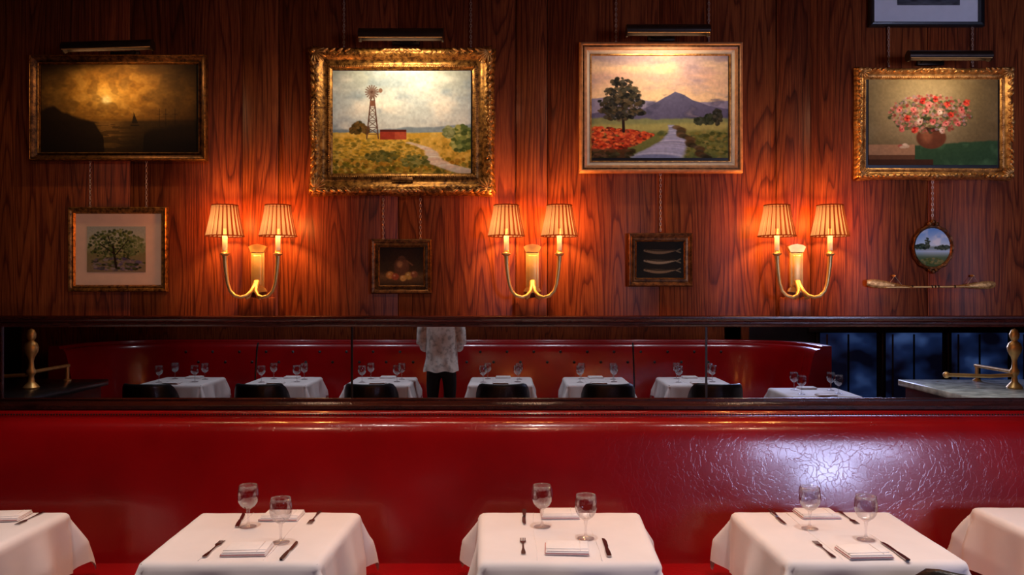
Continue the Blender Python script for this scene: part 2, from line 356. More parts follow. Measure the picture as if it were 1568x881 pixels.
# ------------------------------------------------------------------ tables
def cloth_table(name,cx,cyb,w=0.74,dp=0.70,over=0.26,seed=0,flare=0.27,rot=0.0,tz=TZ,taper=0.07):
    r=random.Random(seed); ph=[r.uniform(0,6.28) for _ in range(8)]
    n=76; b=B(); vs=[];fs=[]
    hx,hy=w/2,dp/2; cy=cyb-hy
    cf=[r.uniform(0.8,1.2) for _ in range(4)]
    for j in range(n+1):
        for i in range(n+1):
            s=(i/n*2-1)*(hx+over); t=(j/n*2-1)*(hy+over)
            rr=0.030
            ex=max(0,abs(s)-(hx-rr)); ey=max(0,abs(t)-(hy-rr)); sx=1 if s>0 else -1; sy=1 if t>0 else -1
            e=math.hypot(ex,ey)
            bx=min(abs(s),hx-rr)*sx; by=min(abs(t),hy-rr)*sy
            if e<1e-6: x,y,z=bx,by,0.0
            else:
                dx,dy=ex*sx/e,ey*sy/e
                corner=min(1.0,2*min(ex,ey)/e)
                ci=(1 if sx>0 else 0)+(2 if sy>0 else 0)
                arc=rr*math.pi/2
                if e<arc: th=e/rr; out=rr*math.sin(th); z=-rr*(1-math.cos(th))
                else:
                    q=e-arc; qq=q if q<0.16 else 0.16+(q-0.16)*0.25
                    fl=0.11+flare*corner**1.3*cf[ci]
                    along=(t if ex>ey else s)
                    fold=0.017*math.sin(along*13+ph[0 if ex>ey else 1])+0.010*math.sin(along*27+ph[2])
                    kx=min(1,q/0.15)
                    out=rr+qq*fl*1.3+fold*kx*(1-corner*0.6)
                    z=-rr-q*math.sqrt(max(0.2,1-fl*fl))*(1-0.22*corner)
                    if corner>0.02:
                        ang=math.atan2(ey,ex)-math.pi/4
                        w2=math.cos(ang*4)*0.5+0.5
                        out*=0.72+0.28*w2
                x,y=bx+dx*out,by+dy*out
            x*=1-taper*max(0,min(1,(hy-y)/(2*hy)))
            z+=0.0016*math.sin(s*9+ph[3])*math.sin(t*8+ph[4])+0.0007*math.sin((s+t)*31+ph[5])*math.sin((s-t)*17+ph[6])
            vs.append((x,y,tz+z))
    for j in range(n):
        for i in range(n): fs.append((j*(n+1)+i,j*(n+1)+i+1,(j+1)*(n+1)+i+1,(j+1)*(n+1)+i))
    b.add(vs,fs,'cloth',True)
    for k in (-0.17,0.17):
        x_=hx*2*k*(1-taper*0.5); b.tube([(x_+0.003*math.sin(i),-hy+0.03+i*(2*hy-0.06)/8,tz+0.0004) for i in range(9)],0.0016,'cloth',6)
    ti=taper*hx+0.015
    b.box(-hx+ti,hx-ti,-hy+0.012,hy-0.012,tz-0.04,tz-0.006,'darkwood',bev=0.005)
    b.lathe([(0.21,0.0),(0.22,0.012),(0.12,0.03),(0.04,0.06),(0.03,0.12),(0.03,0.55),(0.045,0.62),(0.12,0.69),(0.16,0.71)],mat='black',n=24)
    return b.obj(name,(cx,cy,0),autosm=False)
yback=-D0+3.69
T=[(-2.37,yback,1),(-1.05,yback,2),(0.215,yback,3),(1.36,yback+0.01,4),(2.50,yback+0.09,5)]
for x,y,s in T: cloth_table('dining_table_with_tablecloth',x,y,seed=s)
farX=[-3.6,-2.5,-1.42,-0.12,0.92,1.98]
for i,x in enumerate(farX): cloth_table('dining_table_with_tablecloth',x,-5.02+0.74,dp=0.74,seed=20+i,w=0.70,over=0.22,flare=0.2,taper=0)
cloth_table('dining_table_with_tablecloth',2.95,-3.35,seed=40,w=0.7,over=0.22,flare=0.2,taper=0)
# goblet
b=B()
gp=[(0.0,0.0),(0.034,0.0),(0.036,0.002),(0.030,0.005),(0.012,0.009),(0.006,0.014),(0.0045,0.025),(0.0045,0.055),(0.008,0.066),(0.0065,0.073),(0.016,0.080),(0.030,0.091),(0.040,0.107),(0.0445,0.125),(0.0445,0.145),(0.042,0.163),(0.0395,0.178),(0.0385,0.178),(0.041,0.162),(0.0433,0.145),(0.0433,0.125),(0.039,0.108),(0.029,0.093),(0.014,0.083),(0.0,0.080)]
b.lathe(gp,mat='glass',n=32,cap=False); goblet=b.mesh('water_goblet')
def gob(x,y,s=1.0,z=TZ):
    o=inst(goblet,'water_goblet',(x,y,z+0.002)); o.scale=(s,s,s); return o
def flat(b,outline,z0,z1,mat):
    n=len(outline); vs=[(x,y,z0) for x,y in outline]+[(x,y,z1) for x,y in outline]
    fs=[tuple(range(n))[::-1],tuple(range(n,2*n))]+[(i,(i+1)%n,n+(i+1)%n,n+i) for i in range(n)]
    b.add(vs,fs,mat)
def sym(pts): return pts+[(-x,y) for x,y in pts[::-1]]
b=B(); flat(b,sym([(0.004,-0.10),(0.009,-0.095),(0.0085,-0.07),(0.004,-0.03),(0.003,0.02),(0.006,0.035),(0.0115,0.045),(0.0125,0.06)]),0.001,0.0035,'steel')
for k in range(4):
    xx=-0.0125+0.0031+k*0.00625; b.box(xx-0.0016,xx+0.0016,0.058,0.10,0.0015,0.0035,'steel')
fork=b.mesh('dinner_fork')
b=B(); flat(b,sym([(0.005,-0.11),(0.009,-0.105),(0.009,-0.06),(0.0055,-0.005)]),0.001,0.006,'steel')
flat(b,[(-0.005,-0.006),(0.006,-0.006),(0.010,0.01),(0.011,0.08),(0.006,0.105),(-0.004,0.115),(-0.005,0.10)],0.0015,0.0035,'steel'); knife=b.mesh('dinner_knife')
b=B()
for k in range(3):
    s=0.086-k*0.002; b.box(-s+0.002*k,s,-0.070+0.004*k,0.066,0.0015+0.005*k,0.006+0.005*k,'napkin',bev=0.0022)
b.box(-0.084,0.082,-0.0715,-0.069,0.0062,0.0075,'napred'); b.box(-0.085,-0.0825,-0.065,0.06,0.0062,0.0075,'napred'); b.tube([(-0.08,-0.045,0.0175),(0.08,-0.04,0.0175)],0.0016,'napkin',6)
b.tube([(0.05,-0.06,0.0172),(0.052,0.06,0.0172)],0.0014,'napkin',6)
napk=b.mesh('folded_napkin')
def put(me,px,py,name,rz=0.0,dz=0.002):
    x,y=onplane(px,py); return inst(me,name,(x,y,TZ+dz),rz)
items=[('f',327,842,0.0),('n',379,845,0.05),('k',443,845,0),('g',430,832,0),('g',380,808,0),('n',432,793,0),('k',368,798,0.2),('f',482,794,3.14),
('f',801,838,0.0),('n',868,843,-0.05),('k',928,840,0),('g',897,826,0),('g',830,808,0),('n',857,790,0),('k',803,793,3.14),
('f',1262,843,0.0),('n',1322,849,0.05),('k',1370,846,0),('g',1326,828,0),('g',1240,811,0),('n',1250,790,0),('k',1190,793,3.14),('f',1298,794,3.14),
('n',8,794,0.1),('f',47,795,3.14)]
for t,px,py,r in items:
    if t=='g': x,y=onplane(px,py); gob(x,y)
    elif t=='f': put(fork,px,py,'dinner_fork',r)
    elif t=='k': put(knife,px,py,'dinner_knife',r)
    else: put(napk,px,py,'folded_napkin',r)
for x in farX+[2.95]:
    yb=-5.02 if x<2.5 else -4.05
    for (dx,dy) in ((-0.15,0.22),(0.20,0.26),(-0.19,0.54),(0.18,0.50)):
        gob(x+dx,yb+dy)
    inst(napk,'folded_napkin',(x+0.02,yb+0.10,TZ+0.002)); inst(napk,'folded_napkin',(x,yb+0.655,TZ+0.002))
# ------------------------------------------------------------------ chairs (front at +y)
b=B()
b.box(-0.25,0.25,-0.22,0.24,0.40,0.48,'chairleather',bev=0.03,segs=3)
b.box(-0.24,0.24,-0.22,0.23,0.36,0.405,'darkwood',bev=0.006)
cp=[];n=20
for ring,(rad,z) in enumerate([(0.262,0.56),(0.268,0.60),(0.270,0.70),(0.268,0.80),(0.262,0.83),(0.25,0.838),(0.238,0.83),(0.232,0.80),(0.234,0.70),(0.236,0.60),(0.242,0.56)]):
    row=[]
    for i in range(n+1):
        a=math.pi+ -0.25+(math.pi+0.5)*i/n
        u=abs(i/n*2-1); drop=max(0,(u-0.55)/0.45); zz=0.56+(z-0.56)*(1-0.72*drop**1.4)
        row.append((rad*math.cos(a),rad*0.95*math.sin(a)-0.0,zz))
    cp.append(row)
vs=[p for row in cp for p in row]; fs=[]
m_=len(cp)
for k in range(m_):
    for i in range(n): fs.append((k*(n+1)+i,k*(n+1)+i+1,((k+1)%m_)*(n+1)+i+1,((k+1)%m_)*(n+1)+i))
fs.append(tuple(k*(n+1) for k in range(m_))); fs.append(tuple(k*(n+1)+n for k in range(m_))[::-1])
b.add(vs,fs,'chairleather',True)
for k in range(5):
    a=math.pi+(math.pi)*k/4; b.tube([(0.235*math.cos(a),0.225*math.sin(a),0.40),(0.252*math.cos(a),0.24*math.sin(a),0.62)],0.012,'darkwood',8)
for sx in (-1,1):
    b.tube([(sx*0.21,0.19,0.37),(sx*0.215,0.20,0.0)],[0.022,0.014],'darkwood',8); b.tube([(sx*0.20,-0.18,0.37),(sx*0.225,-0.25,0.0)],[0.022,0.014],'darkwood',8)
chair=b.mesh('dining_armchair')
for x,y,s in ((-2.3,-1.74,1.0),(-1.02,-1.74,1.0),(0.30,-1.62,1.05),(1.51,-1.62,1.08),(2.62,-1.62,1.0)):
    o=inst(chair,'dining_armchair',(x,y,0)); o.scale=(1,1,s)
for x in farX: 
    o=inst(chair,'dining_armchair',(x+0.03,-3.82,0),math.pi)
o=inst(chair,'dining_armchair',(2.95,-2.85,0),math.pi)
# ------------------------------------------------------------------ paintings (numpy)
def lin(c): 
    c=np.asarray(c,float); return np.where(c<=0.04045,c/12.92,((c+0.055)/1.055)**2.4)
class Cv:
    def __init__(s,w,h,seed=0):
        s.w,s.h=w,h; s.a=np.zeros((h,w,3)); s.U,s.V=np.meshgrid((np.arange(w)+0.5)/w,(np.arange(h)+0.5)/h); s.r=np.random.RandomState(seed); s.asp=w/h
    def noise(s,fx,fy,octv=4):
        out=np.zeros((s.h,s.w)); amp=1;tot=0
        for o in range(octv):
            gx,gy=int(fx*2**o)+2,int(fy*2**o)+2; g=s.r.rand(gy+1,gx+1)
            X=s.U*(gx-1);Y=s.V*(gy-1); xi=X.astype(int);yi=Y.astype(int); fx_=X-xi;fy_=Y-yi; fx_=fx_*fx_*(3-2*fx_);fy_=fy_*fy_*(3-2*fy_)
            out+=amp*((g[yi,xi]*(1-fx_)+g[yi,xi+1]*fx_)*(1-fy_)+(g[yi+1,xi]*(1-fx_)+g[yi+1,xi+1]*fx_)*fy_); tot+=amp; amp*=0.5
        return out/tot
    def mix(s,mask,col):
        mask=np.clip(mask,0,1)[...,None]; s.a=s.a*(1-mask)+np.asarray(col)/255.0*mask
    def grad(s,stops,v=None):
        v=s.V if v is None else v
        ps=[p for p,_ in stops]; 
        for k in range(3): s.a[...,k]=np.interp(v,ps,[c[k]/255 for _,c in stops])
    def ell(s,cx,cy,rx,ry,col,soft=0.25,al=1.0):
        d=np.sqrt(((s.U-cx)/rx)**2+((s.V-cy)/ry)**2); s.mix(al*np.clip((1-d)/soft+0.5,0,1),col)
    def below(s,pts,col,al=1.0,soft=0.01,rough=0.0,bottom=None):
        y=np.interp(s.U[0],[p[0] for p in pts],[p[1] for p in pts])[None,:]
        if rough: y=y+(s.noise(14,1,4)[0:1,:]-0.5)*rough
        m=np.clip((s.V-y)/soft,0,1)
        if bottom is not None: m=m*np.clip((bottom-s.V)/soft,0,1)
        s.mix(m*al,col)
    def line(s,x0,y0,x1,y1,wd,col,al=1.0):
        A=s.asp; px=(s.U-x0)*A;py=s.V-y0;dx=(x1-x0)*A;dy=y1-y0; t=np.clip((px*dx+py*dy)/(dx*dx+dy*dy+1e-9),0,1); d=np.hypot(px-t*dx,py-t*dy)
        s.mix(al*np.clip((wd-d)/(0.004)+0.5,0,1),col)
    def dabs(s,n,reg,cols,rs,al=0.8,var=18):
        for i in range(n):
            x=s.r.uniform(reg[0],reg[1]);y=s.r.uniform(reg[2],reg[3]); s.dab(x,y,rs,cols,al,var)
    def dab(s,x,y,rs,cols,al=0.8,var=18):
        rx=s.r.uniform(rs[0],rs[1]);ry=rx*s.asp*rs[2]; c=np.array(cols[s.r.randint(len(cols))],float)+s.r.uniform(-var,var)
        x0=max(0,int((x-rx*1.5)*s.w));x1=min(s.w,int((x+rx*1.5)*s.w)+2);y0=max(0,int((y-ry*1.5)*s.h));y1=min(s.h,int((y+ry*1.5)*s.h)+2)
        if x1<=x0 or y1<=y0: return
        U=s.U[y0:y1,x0:x1];V=s.V[y0:y1,x0:x1]; d=np.sqrt(((U-x)/rx)**2+((V-y)/ry)**2); m=(al*np.clip((1-d)/0.4+0.4,0,1))[...,None]
        s.a[y0:y1,x0:x1]=s.a[y0:y1,x0:x1]*(1-m)+np.clip(c,0,255)/255*m
    def blob(s,n,cx,cy,rx,ry,cols,rs,al=0.85,var=18):
        for i in range(n):
            t=s.r.uniform(0,6.283);q=math.sqrt(s.r.uniform(0,1)); s.dab(cx+rx*q*math.cos(t),cy+ry*q*math.sin(t),rs,cols,al,var)
    def tex(s,amt=0.06,fx=60,fy=40):
        s.a*= (1+amt*2*(s.noise(fx,fy,2)-0.5))[...,None]
    def obj(s,name,x0,x1,z0,z1,y):
        A=np.clip(s.a,0,1); w,h=s.w,s.h
        X=np.linspace(x0,x1,w);Z=np.linspace(z1,z0,h); XX,ZZ=np.meshgrid(X,Z); co=np.stack([XX,np.full_like(XX,y),ZZ],-1).reshape(-1,3)
        idx=np.arange(w*h).reshape(h,w); q=np.stack([idx[:-1,:-1],idx[1:,:-1],idx[1:,1:],idx[:-1,1:]],-1).reshape(-1,4)
        me=bpy.data.meshes.new(name); me.vertices.add(w*h); me.vertices.foreach_set('co',co.ravel()); me.loops.add(q.size); me.loops.foreach_set('vertex_index',q.ravel().astype(np.int32))
        me.polygons.add(len(q)); me.polygons.foreach_set('loop_start',np.arange(0,q.size,4,dtype=np.int32)); me.polygons.foreach_set('loop_total',np.full(len(q),4,dtype=np.int32)); me.update(calc_edges=True); me.validate()
        ca=me.color_attributes.new('paint','FLOAT_COLOR','POINT'); c4=np.ones((w*h,4)); c4[:,:3]=lin(A).reshape(-1,3); ca.data.foreach_set('color',c4.ravel().astype(np.float32))
        me.materials.append(M['canvas']); o=bpy.data.objects.new(name,me); sc.collection.objects.link(o); return o
def p_sea():
    c=Cv(300,175,1); n=c.noise(5,5,5); c.grad([(0,(70,46,18)),(0.35,(128,88,32)),(0.6,(96,64,24)),(0.64,(44,28,12)),(1,(22,13,8))])
    d=np.hypot((c.U-0.42)*1.3,(c.V-0.36)*1.1); c.mix(np.exp(-(d/0.36)**2)*0.75*(0.5+n),(205,140,44)); c.mix(np.exp(-(d/0.14)**2)*0.8,(246,196,96)); c.ell(0.42,0.40,0.03,0.045,(255,228,150),0.8)
    n9=c.noise(14,12,3); c.mix(np.clip((n9-0.54)*3,0,0.35)*(c.V<0.58)*np.exp(-(d/0.45)**2),(240,186,90)); c.mix(np.clip((0.44-n9)*3,0,0.35)*(c.V<0.6),(76,50,20))
    c.mix(np.clip((n-0.5)*3,0,0.4)*(c.V<0.6),(60,42,20))
    c.below([(0,0.63),(1,0.63)],(52,36,17),0.85)
    c.mix(np.exp(-((c.U-0.42)/0.12)**2)*(c.V>0.63)*(0.4+0.6*(c.noise(6,50,2)>0.5))*0.6,(170,120,54))
    c.below([(0,0.50),(0.08,0.47),(0.18,0.53),(0.26,0.60),(0.34,0.64),(0.40,0.80),(0.42,1.3),(1,1.3)],(30,19,11),0.9,0.03,0.06,)
    c.line(0.595,0.54,0.595,0.66,0.003,(20,12,8)); c.below([(0,2),(0.575,2),(0.58,0.66),(0.597,0.54),(0.625,0.66),(0.63,2),(1,2)],(34,24,14),0.95,bottom=0.665); c.below([(0,2),(0.57,2),(0.575,0.67),(0.63,0.67),(0.635,2),(1,2)],(14,9,6),0.95,bottom=0.69)
    for x in (0.76,0.8,0.86): c.line(x,0.50,x,0.7,0.0025,(26,16,10),0.8); c.line(x-0.015,0.56,x+0.015,0.555,0.002,(26,16,10),0.8)
    c.below([(0,2),(0.62,2),(0.66,0.76),(0.72,0.70),(0.95,0.64),(1,0.66)],(24,15,10),0.85,0.05,0.05)
    v=np.clip((np.hypot((c.U-0.45)*1.4,(c.V-0.42)*1.4)-0.5)*1.6,0,0.8); c.mix(v,(24,14,8)); c.tex(0.10); return c
def p_mill():
    c=Cv(320,240,2); n=c.noise(4,5,5); c.grad([(0,(180,184,170)),(0.3,(200,210,208)),(0.58,(226,230,222)),(1,(160,130,50))])
    c.mix(np.clip((n-0.42)*3.2,0,0.95),(250,244,228)); n2=c.noise(5,7,4); c.mix(np.clip((n2-0.55)*3,0,0.6),(146,164,176))
    c.below([(0,0.57),(0.3,0.575),(0.5,0.55),(0.75,0.54),(1,0.52)],(124,144,156),0.8,0.015,0.02)
    g=c.noise(30,26,3); c.below([(0,0.60),(0.5,0.605),(1,0.59)],(222,174,62),1,0.01,0.01)
    c.mix((c.V>0.6)*np.clip(g-0.4,0,1)*1.8,(252,212,106)); c.mix((c.V>0.7)*np.clip(0.5-g,0,1)*2.4,(128,110,32))
    c.dabs(520,(0,0.62,0.66,1.0),[(194,154,42),(244,194,62),(140,124,38),(252,212,100),(116,102,30)],(0.006,0.02,0.5),0.6)
    c.dabs(240,(0,1,0.86,1.0),[(170,118,32),(120,108,26),(210,148,46),(88,80,22)],(0.008,0.02,0.8),0.7)
    for i in range(70):
        t=i/69; x=0.55+0.38*t+0.05*math.sin(t*7); y=0.70+0.28*t; 
        c.dab(x,y,(0.02+0.05*t,0.03+0.07*t,0.22),[(250,230,198),(234,200,168),(255,240,220)],0.55)
    c.blob(70,0.19,0.56,0.045,0.055,[(92,70,28),(120,88,36),(60,52,24)],(0.008,0.018,0.9)); c.blob(50,0.145,0.58,0.02,0.03,[(110,80,34),(74,60,26)],(0.006,0.014,0.9))
    c.blob(50,0.245,0.58,0.02,0.035,[(110,80,34),(74,60,26)],(0.006,0.014,0.9))
    c.blob(160,0.93,0.66,0.075,0.13,[(92,110,52),(122,136,66),(66,84,40),(180,180,100)],(0.01,0.025,0.8)); c.blob(60,0.84,0.60,0.04,0.05,[(116,128,76),(150,156,102)],(0.008,0.02,0.8))
    c.blob(90,0.60,0.88,0.1,0.06,[(96,102,44),(144,136,64)],(0.008,0.02,0.7)); c.blob(110,0.36,0.83,0.12,0.05,[(130,118,48),(90,92,38)],(0.008,0.02,0.7))
    c.mix((abs(c.U-0.44)<0.095)*(c.V>0.575)*(c.V<0.67),(170,60,40)); c.mix((abs(c.U-0.44)<0.095)*(c.V>0.575)*(c.V<0.595),(96,36,28)); c.mix((abs(c.U-0.49)<0.04)*(c.V>0.6)*(c.V<0.67)*0.5,(220,108,68))
    tc=(100,66,50)
    for s_ in (-1,1): c.line(0.29+s_*0.042,0.66,0.29+s_*0.010,0.25,0.006,tc)
    for k in range(6):
        y=0.62-k*0.065; y2=y-0.065; w1=0.045-0.033*(0.66-y)/0.41; w2=0.045-0.033*(0.66-y2)/0.41
        c.line(0.29-w1,y,0.29+w2,y2,0.003,tc); c.line(0.29+w1,y,0.29-w2,y2,0.003,tc); c.line(0.29-w1,y,0.29+w1,y,0.003,tc)
    c.mix((abs(c.U-0.29)<0.018)*(c.V>0.30)*(c.V<0.35),(130,84,62))
    for k in range(16):
        a=k*math.pi/8; c.line(0.285+0.010*math.cos(a),0.215+0.014*math.sin(a),0.285+0.046*math.cos(a),0.215+0.064*math.sin(a),0.0065,(120,92,80),0.9)
    c.ell(0.285,0.215,0.010,0.014,(90,60,48)); c.line(0.29,0.22,0.345,0.20,0.003,(120,90,76)); c.ell(0.348,0.20,0.014,0.022,(140,104,84),0.2); c.tex(0.08); return c
def p_mtn():
    c=Cv(310,234,3); n=c.noise(3,7,5); c.grad([(0,(170,150,152)),(0.2,(224,178,154)),(0.42,(250,210,162)),(1,(200,160,110))])
    c.mix(np.clip((n-0.5)*3.5,0,0.9)*(c.V<0.5),(146,130,150)); c.mix(np.clip((0.45-n)*4,0,0.8)*(c.V<0.5),(250,210,162))
    c.below([(0,0.42),(0.1,0.40),(0.2,0.45),(0.35,0.42),(0.5,0.46),(1,0.44)],(140,134,164),0.95,0.01,0.02)
    c.below([(0,0.56),(0.35,0.53),(0.45,0.47),(0.55,0.40),(0.61,0.35),(0.66,0.37),(0.74,0.43),(0.86,0.49),(1,0.52)],(96,92,122),1,0.008,0.02)
    m=c.noise(10,12,4); c.mix(np.clip((m-0.5)*3,0,0.6)*(c.V>0.38)*(c.V<0.62)*(c.U>0.4),(66,66,92)); c.mix(np.clip((m-0.6)*3,0,0.6)*(c.V>0.4)*(c.V<0.6)*(c.U>0.5),(156,138,152))
    c.below([(0,0.60),(0.5,0.61),(1,0.60)],(134,140,92),1,0.02,0.02); c.below([(0,0.66),(1,0.64)],(184,172,96),0.7,0.03,0.02); c.below([(0.0,0.74),(1,0.70)],(104,110,56),0.9,0.05,0.03)
    c.dabs(300,(0.5,1,0.74,1.0),[(92,100,48),(118,116,52),(66,76,38),(144,128,66)],(0.008,0.025,0.6),0.7)
    c.blob(60,0.86,0.62,0.04,0.05,[(40,48,36),(60,66,46)],(0.006,0.016,1)); c.blob(60,0.92,0.60,0.035,0.07,[(44,46,38),(66,62,48)],(0.006,0.016,1)); c.blob(40,0.79,0.64,0.04,0.03,[(52,58,42)],(0.006,0.014,1))
    for i in range(90):
        t=(i/89); y=0.68+0.32*t; x=0.50+0.09*math.sin(t*3.0+0.6)-0.02*t; 
        w=0.03+0.17*t**1.2; c.dab(x+0.03,y,(w*0.8,w,0.16),[(170,172,204),(204,202,222),(126,132,166)],0.7)
    for i in range(50):
        t=(i/49); y=0.7+0.3*t; c.dab(0.62+0.22*t+0.02*math.sin(t*20),y,(0.02,0.04,0.5),[(60,52,34),(96,72,44)],0.8)
    for i in range(900):
        x=c.r.uniform(0,0.5); y0=0.70+0.09*(x/0.5)**2; y=c.r.uniform(y0,min(1,0.97-0.25*(x/0.5)**2+0.0)); 
        if y<y0: continue
        c.dab(x,y,(0.008,0.02,0.6),[(196,68,38),(226,94,50),(160,48,30),(240,124,66),(100,42,28)],0.8)
    c.dabs(120,(0,0.3,0.92,1.0),[(60,52,30),(90,60,36)],(0.01,0.03,0.5),0.8)
    c.line(0.235,0.74,0.225,0.42,0.014,(40,26,24)); c.line(0.225,0.6,0.16,0.45,0.007,(40,26,24)); c.line(0.225,0.55,0.29,0.44,0.007,(40,26,24))
    for (x,y,rx,ry) in ((0.22,0.28,0.08,0.06),(0.17,0.37,0.08,0.05),(0.28,0.36,0.08,0.06),(0.13,0.46,0.08,0.045),(0.30,0.46,0.09,0.05),(0.22,0.43,0.09,0.06),(0.12,0.54,0.07,0.03),(0.33,0.55,0.06,0.03),(0.21,0.52,0.09,0.05),(0.2,0.60,0.10,0.03)):
        c.blob(50,x,y,rx,ry,[(40,40,34),(58,54,40),(30,30,30),(84,70,48)],(0.008,0.02,0.8))
    c.tex(0.07); return c
def p_flow():
    c=Cv(290,192,4); n=c.noise(4,4,4); c.grad([(0,(116,98,66)),(1,(110,92,60))]); d=np.hypot((c.U-0.45)*1.1,(c.V-0.4)); c.mix(np.exp(-(d/0.4)**2)*0.7,(190,170,130)); c.mix(np.clip((c.U-0.6)*2,0,0.6),(98,80,50)); c.mix(np.clip(n-0.5,0,1),(150,130,96))
    c.below([(0,0.80),(0.35,0.76),(0.55,0.74),(1,0.70)],(50,78,50),1,0.02,0.02); c.mix((c.V>0.76)*(c.U<0.36)*1.0,(172,126,92)); c.mix((c.V>0.88)*(c.U<0.36)*1.0,(104,66,44)); c.mix((c.V>0.93)*1.0*(c.U<0.5),(70,40,26))
    c.mix((c.V>0.75)*np.clip((c.noise(10,6,3)-0.5)*3,0,0.7)*(c.U>0.4),(84,118,80))
    c.blob(10,0.3,0.78,0.06,0.02,[(210,180,150),(190,90,80)],(0.01,0.02,0.6))
    c.ell(0.485,0.68,0.115,0.13,(104,56,36),0.12); c.ell(0.45,0.66,0.04,0.08,(160,96,64),0.9,0.7); c.ell(0.485,0.585,0.09,0.025,(60,30,22),0.3)
    c.blob(260,0.48,0.42,0.32,0.20,[(66,78,44),(96,96,54),(120,84,60),(48,56,34)],(0.008,0.022,0.8),0.75)
    c.blob(420,0.48,0.40,0.32,0.22,[(176,100,90),(200,130,120),(150,60,54),(120,110,74),(150,120,130)],(0.006,0.014,0.9),0.7)
    fl=[(0.42,0.26,0),(0.52,0.24,0),(0.61,0.30,0),(0.35,0.36,1),(0.45,0.38,1),(0.55,0.38,2),(0.64,0.42,0),(0.50,0.50,1),(0.40,0.50,2),(0.60,0.52,1),(0.30,0.46,0),(0.72,0.36,1),(0.69,0.52,1),(0.26,0.58,1),(0.36,0.60,0),(0.57,0.60,2),(0.76,0.28,0),(0.24,0.36,1),(0.47,0.31,1)]
    pal=[[(206,44,34),(160,26,24),(232,80,60)],[(222,110,104),(232,146,136),(196,74,74)],[(232,196,180),(220,160,140),(240,220,206)]]
    for x,y,k in fl:
        for j in range(14):
            a=j*0.9; c.dab(x+0.024*math.cos(a)*(j/14),y+0.036*math.sin(a)*(j/14),(0.007,0.015,0.8),pal[k],0.75)
        c.dab(x,y,(0.005,0.008,0.9),[(90,30,24)],0.8)
    c.tex(0.07); return c
def p_tree():
    c=Cv(130,100,5); c.grad([(0,(176,178,160)),(0.4,(196,190,150)),(0.6,(140,130,80)),(1,(150,128,96))]); c.blob(300,0.48,0.40,0.46,0.34,[(64,78,34),(96,108,48),(44,54,28),(150,150,84)],(0.012,0.03,0.8),0.8); c.blob(160,0.8,0.42,0.2,0.2,[(110,124,70),(140,144,90)],(0.012,0.03,0.8),0.6)
    c.blob(140,0.5,0.82,0.5,0.14,[(96,84,110),(150,130,130),(90,96,50),(50,56,34)],(0.02,0.05,0.5),0.8); c.line(0.5,0.9,0.44,0.4,0.025,(44,30,22)); c.line(0.47,0.65,0.70,0.30,0.014,(44,30,22)); c.line(0.47,0.6,0.22,0.38,0.013,(44,30,22)); c.line(0.44,0.5,0.36,0.2,0.010,(44,30,22)); c.blob(120,0.45,0.38,0.36,0.26,[(70,86,38),(104,118,52),(50,62,30)],(0.012,0.026,0.8),0.7); c.tex(); return c
def p_still():
    c=Cv(100,86,6); c.grad([(0,(36,24,16)),(0.6,(60,40,22)),(0.75,(110,74,40)),(1,(60,40,24))]); c.ell(0.5,0.5,0.17,0.22,(90,56,36),0.3); c.ell(0.46,0.44,0.06,0.08,(158,112,72),0.8,0.8); c.ell(0.5,0.28,0.08,0.06,(80,52,34),0.3); c.line(0.62,0.36,0.74,0.46,0.02,(100,64,40))
    for x,y,r_,col in ((0.24,0.72,0.09,(180,116,54)),(0.36,0.76,0.08,(150,70,40)),(0.66,0.74,0.09,(170,130,60)),(0.78,0.7,0.08,(130,76,46)),(0.53,0.8,0.07,(190,140,70))):
        c.ell(x,y,r_,r_*1.1,col,0.4); c.ell(x-0.02,y-0.03,r_*0.3,r_*0.3,(210,180,130),0.9,0.6)
    c.tex(0.15); return c
def p_fish():
    c=Cv(120,92,7); c.grad([(0,(26,28,26)),(1,(34,34,30))])
    for k,y in enumerate((0.24,0.5,0.74)):
        n_=18
        for i in range(n_):
            t=i/(n_-1); x=0.18+0.60*t; w=0.050*math.sin(math.pi*min(1,t*0.95+0.10))**0.8+0.008; yy=y+0.035*math.sin(t*3.1)
            c.ell(x,yy,0.03,w,(112,100,76) if k==0 else ((140,130,104) if k==1 else (122,106,78)),0.3); 
        for i in range(n_):
            t=i/(n_-1); x=0.2+0.56*t; c.ell(x,y-0.03+0.035*math.sin(t*3.1),0.02,0.018,(50,44,34),0.5)
        c.line(0.80,y+0.01,0.88,y-0.045,0.016,(112,100,76)); c.line(0.80,y+0.01,0.88,y+0.05,0.016,(112,100,76)); c.ell(0.2,y,0.012,0.014,(20,18,16))
    c.tex(); return c
def p_lake():
    c=Cv(96,96,8); c.grad([(0,(110,164,230)),(0.45,(206,226,242)),(0.5,(120,140,140)),(0.6,(180,204,226)),(0.75,(90,110,80)),(1,(70,90,50))]); c.mix(np.clip((c.noise(4,4,3)-0.5)*4,0,0.8)*(c.V<0.45),(240,242,248))
    c.blob(60,0.2,0.48,0.2,0.06,[(40,54,44),(64,80,56)],(0.02,0.04,0.8)); c.blob(60,0.36,0.40,0.07,0.14,[(50,64,54),(80,90,70)],(0.015,0.03,0.8)); c.blob(60,0.78,0.5,0.22,0.05,[(50,64,54),(80,90,70)],(0.02,0.04,0.8)); c.blob(60,0.5,0.86,0.4,0.08,[(90,104,52),(130,120,70)],(0.02,0.05,0.6)); return c
def p_print():
    c=Cv(60,40,9); c.grad([(0,(40,42,48)),(0.7,(60,62,70)),(1,(90,92,96))]); c.tex(0.4,10,10); return c
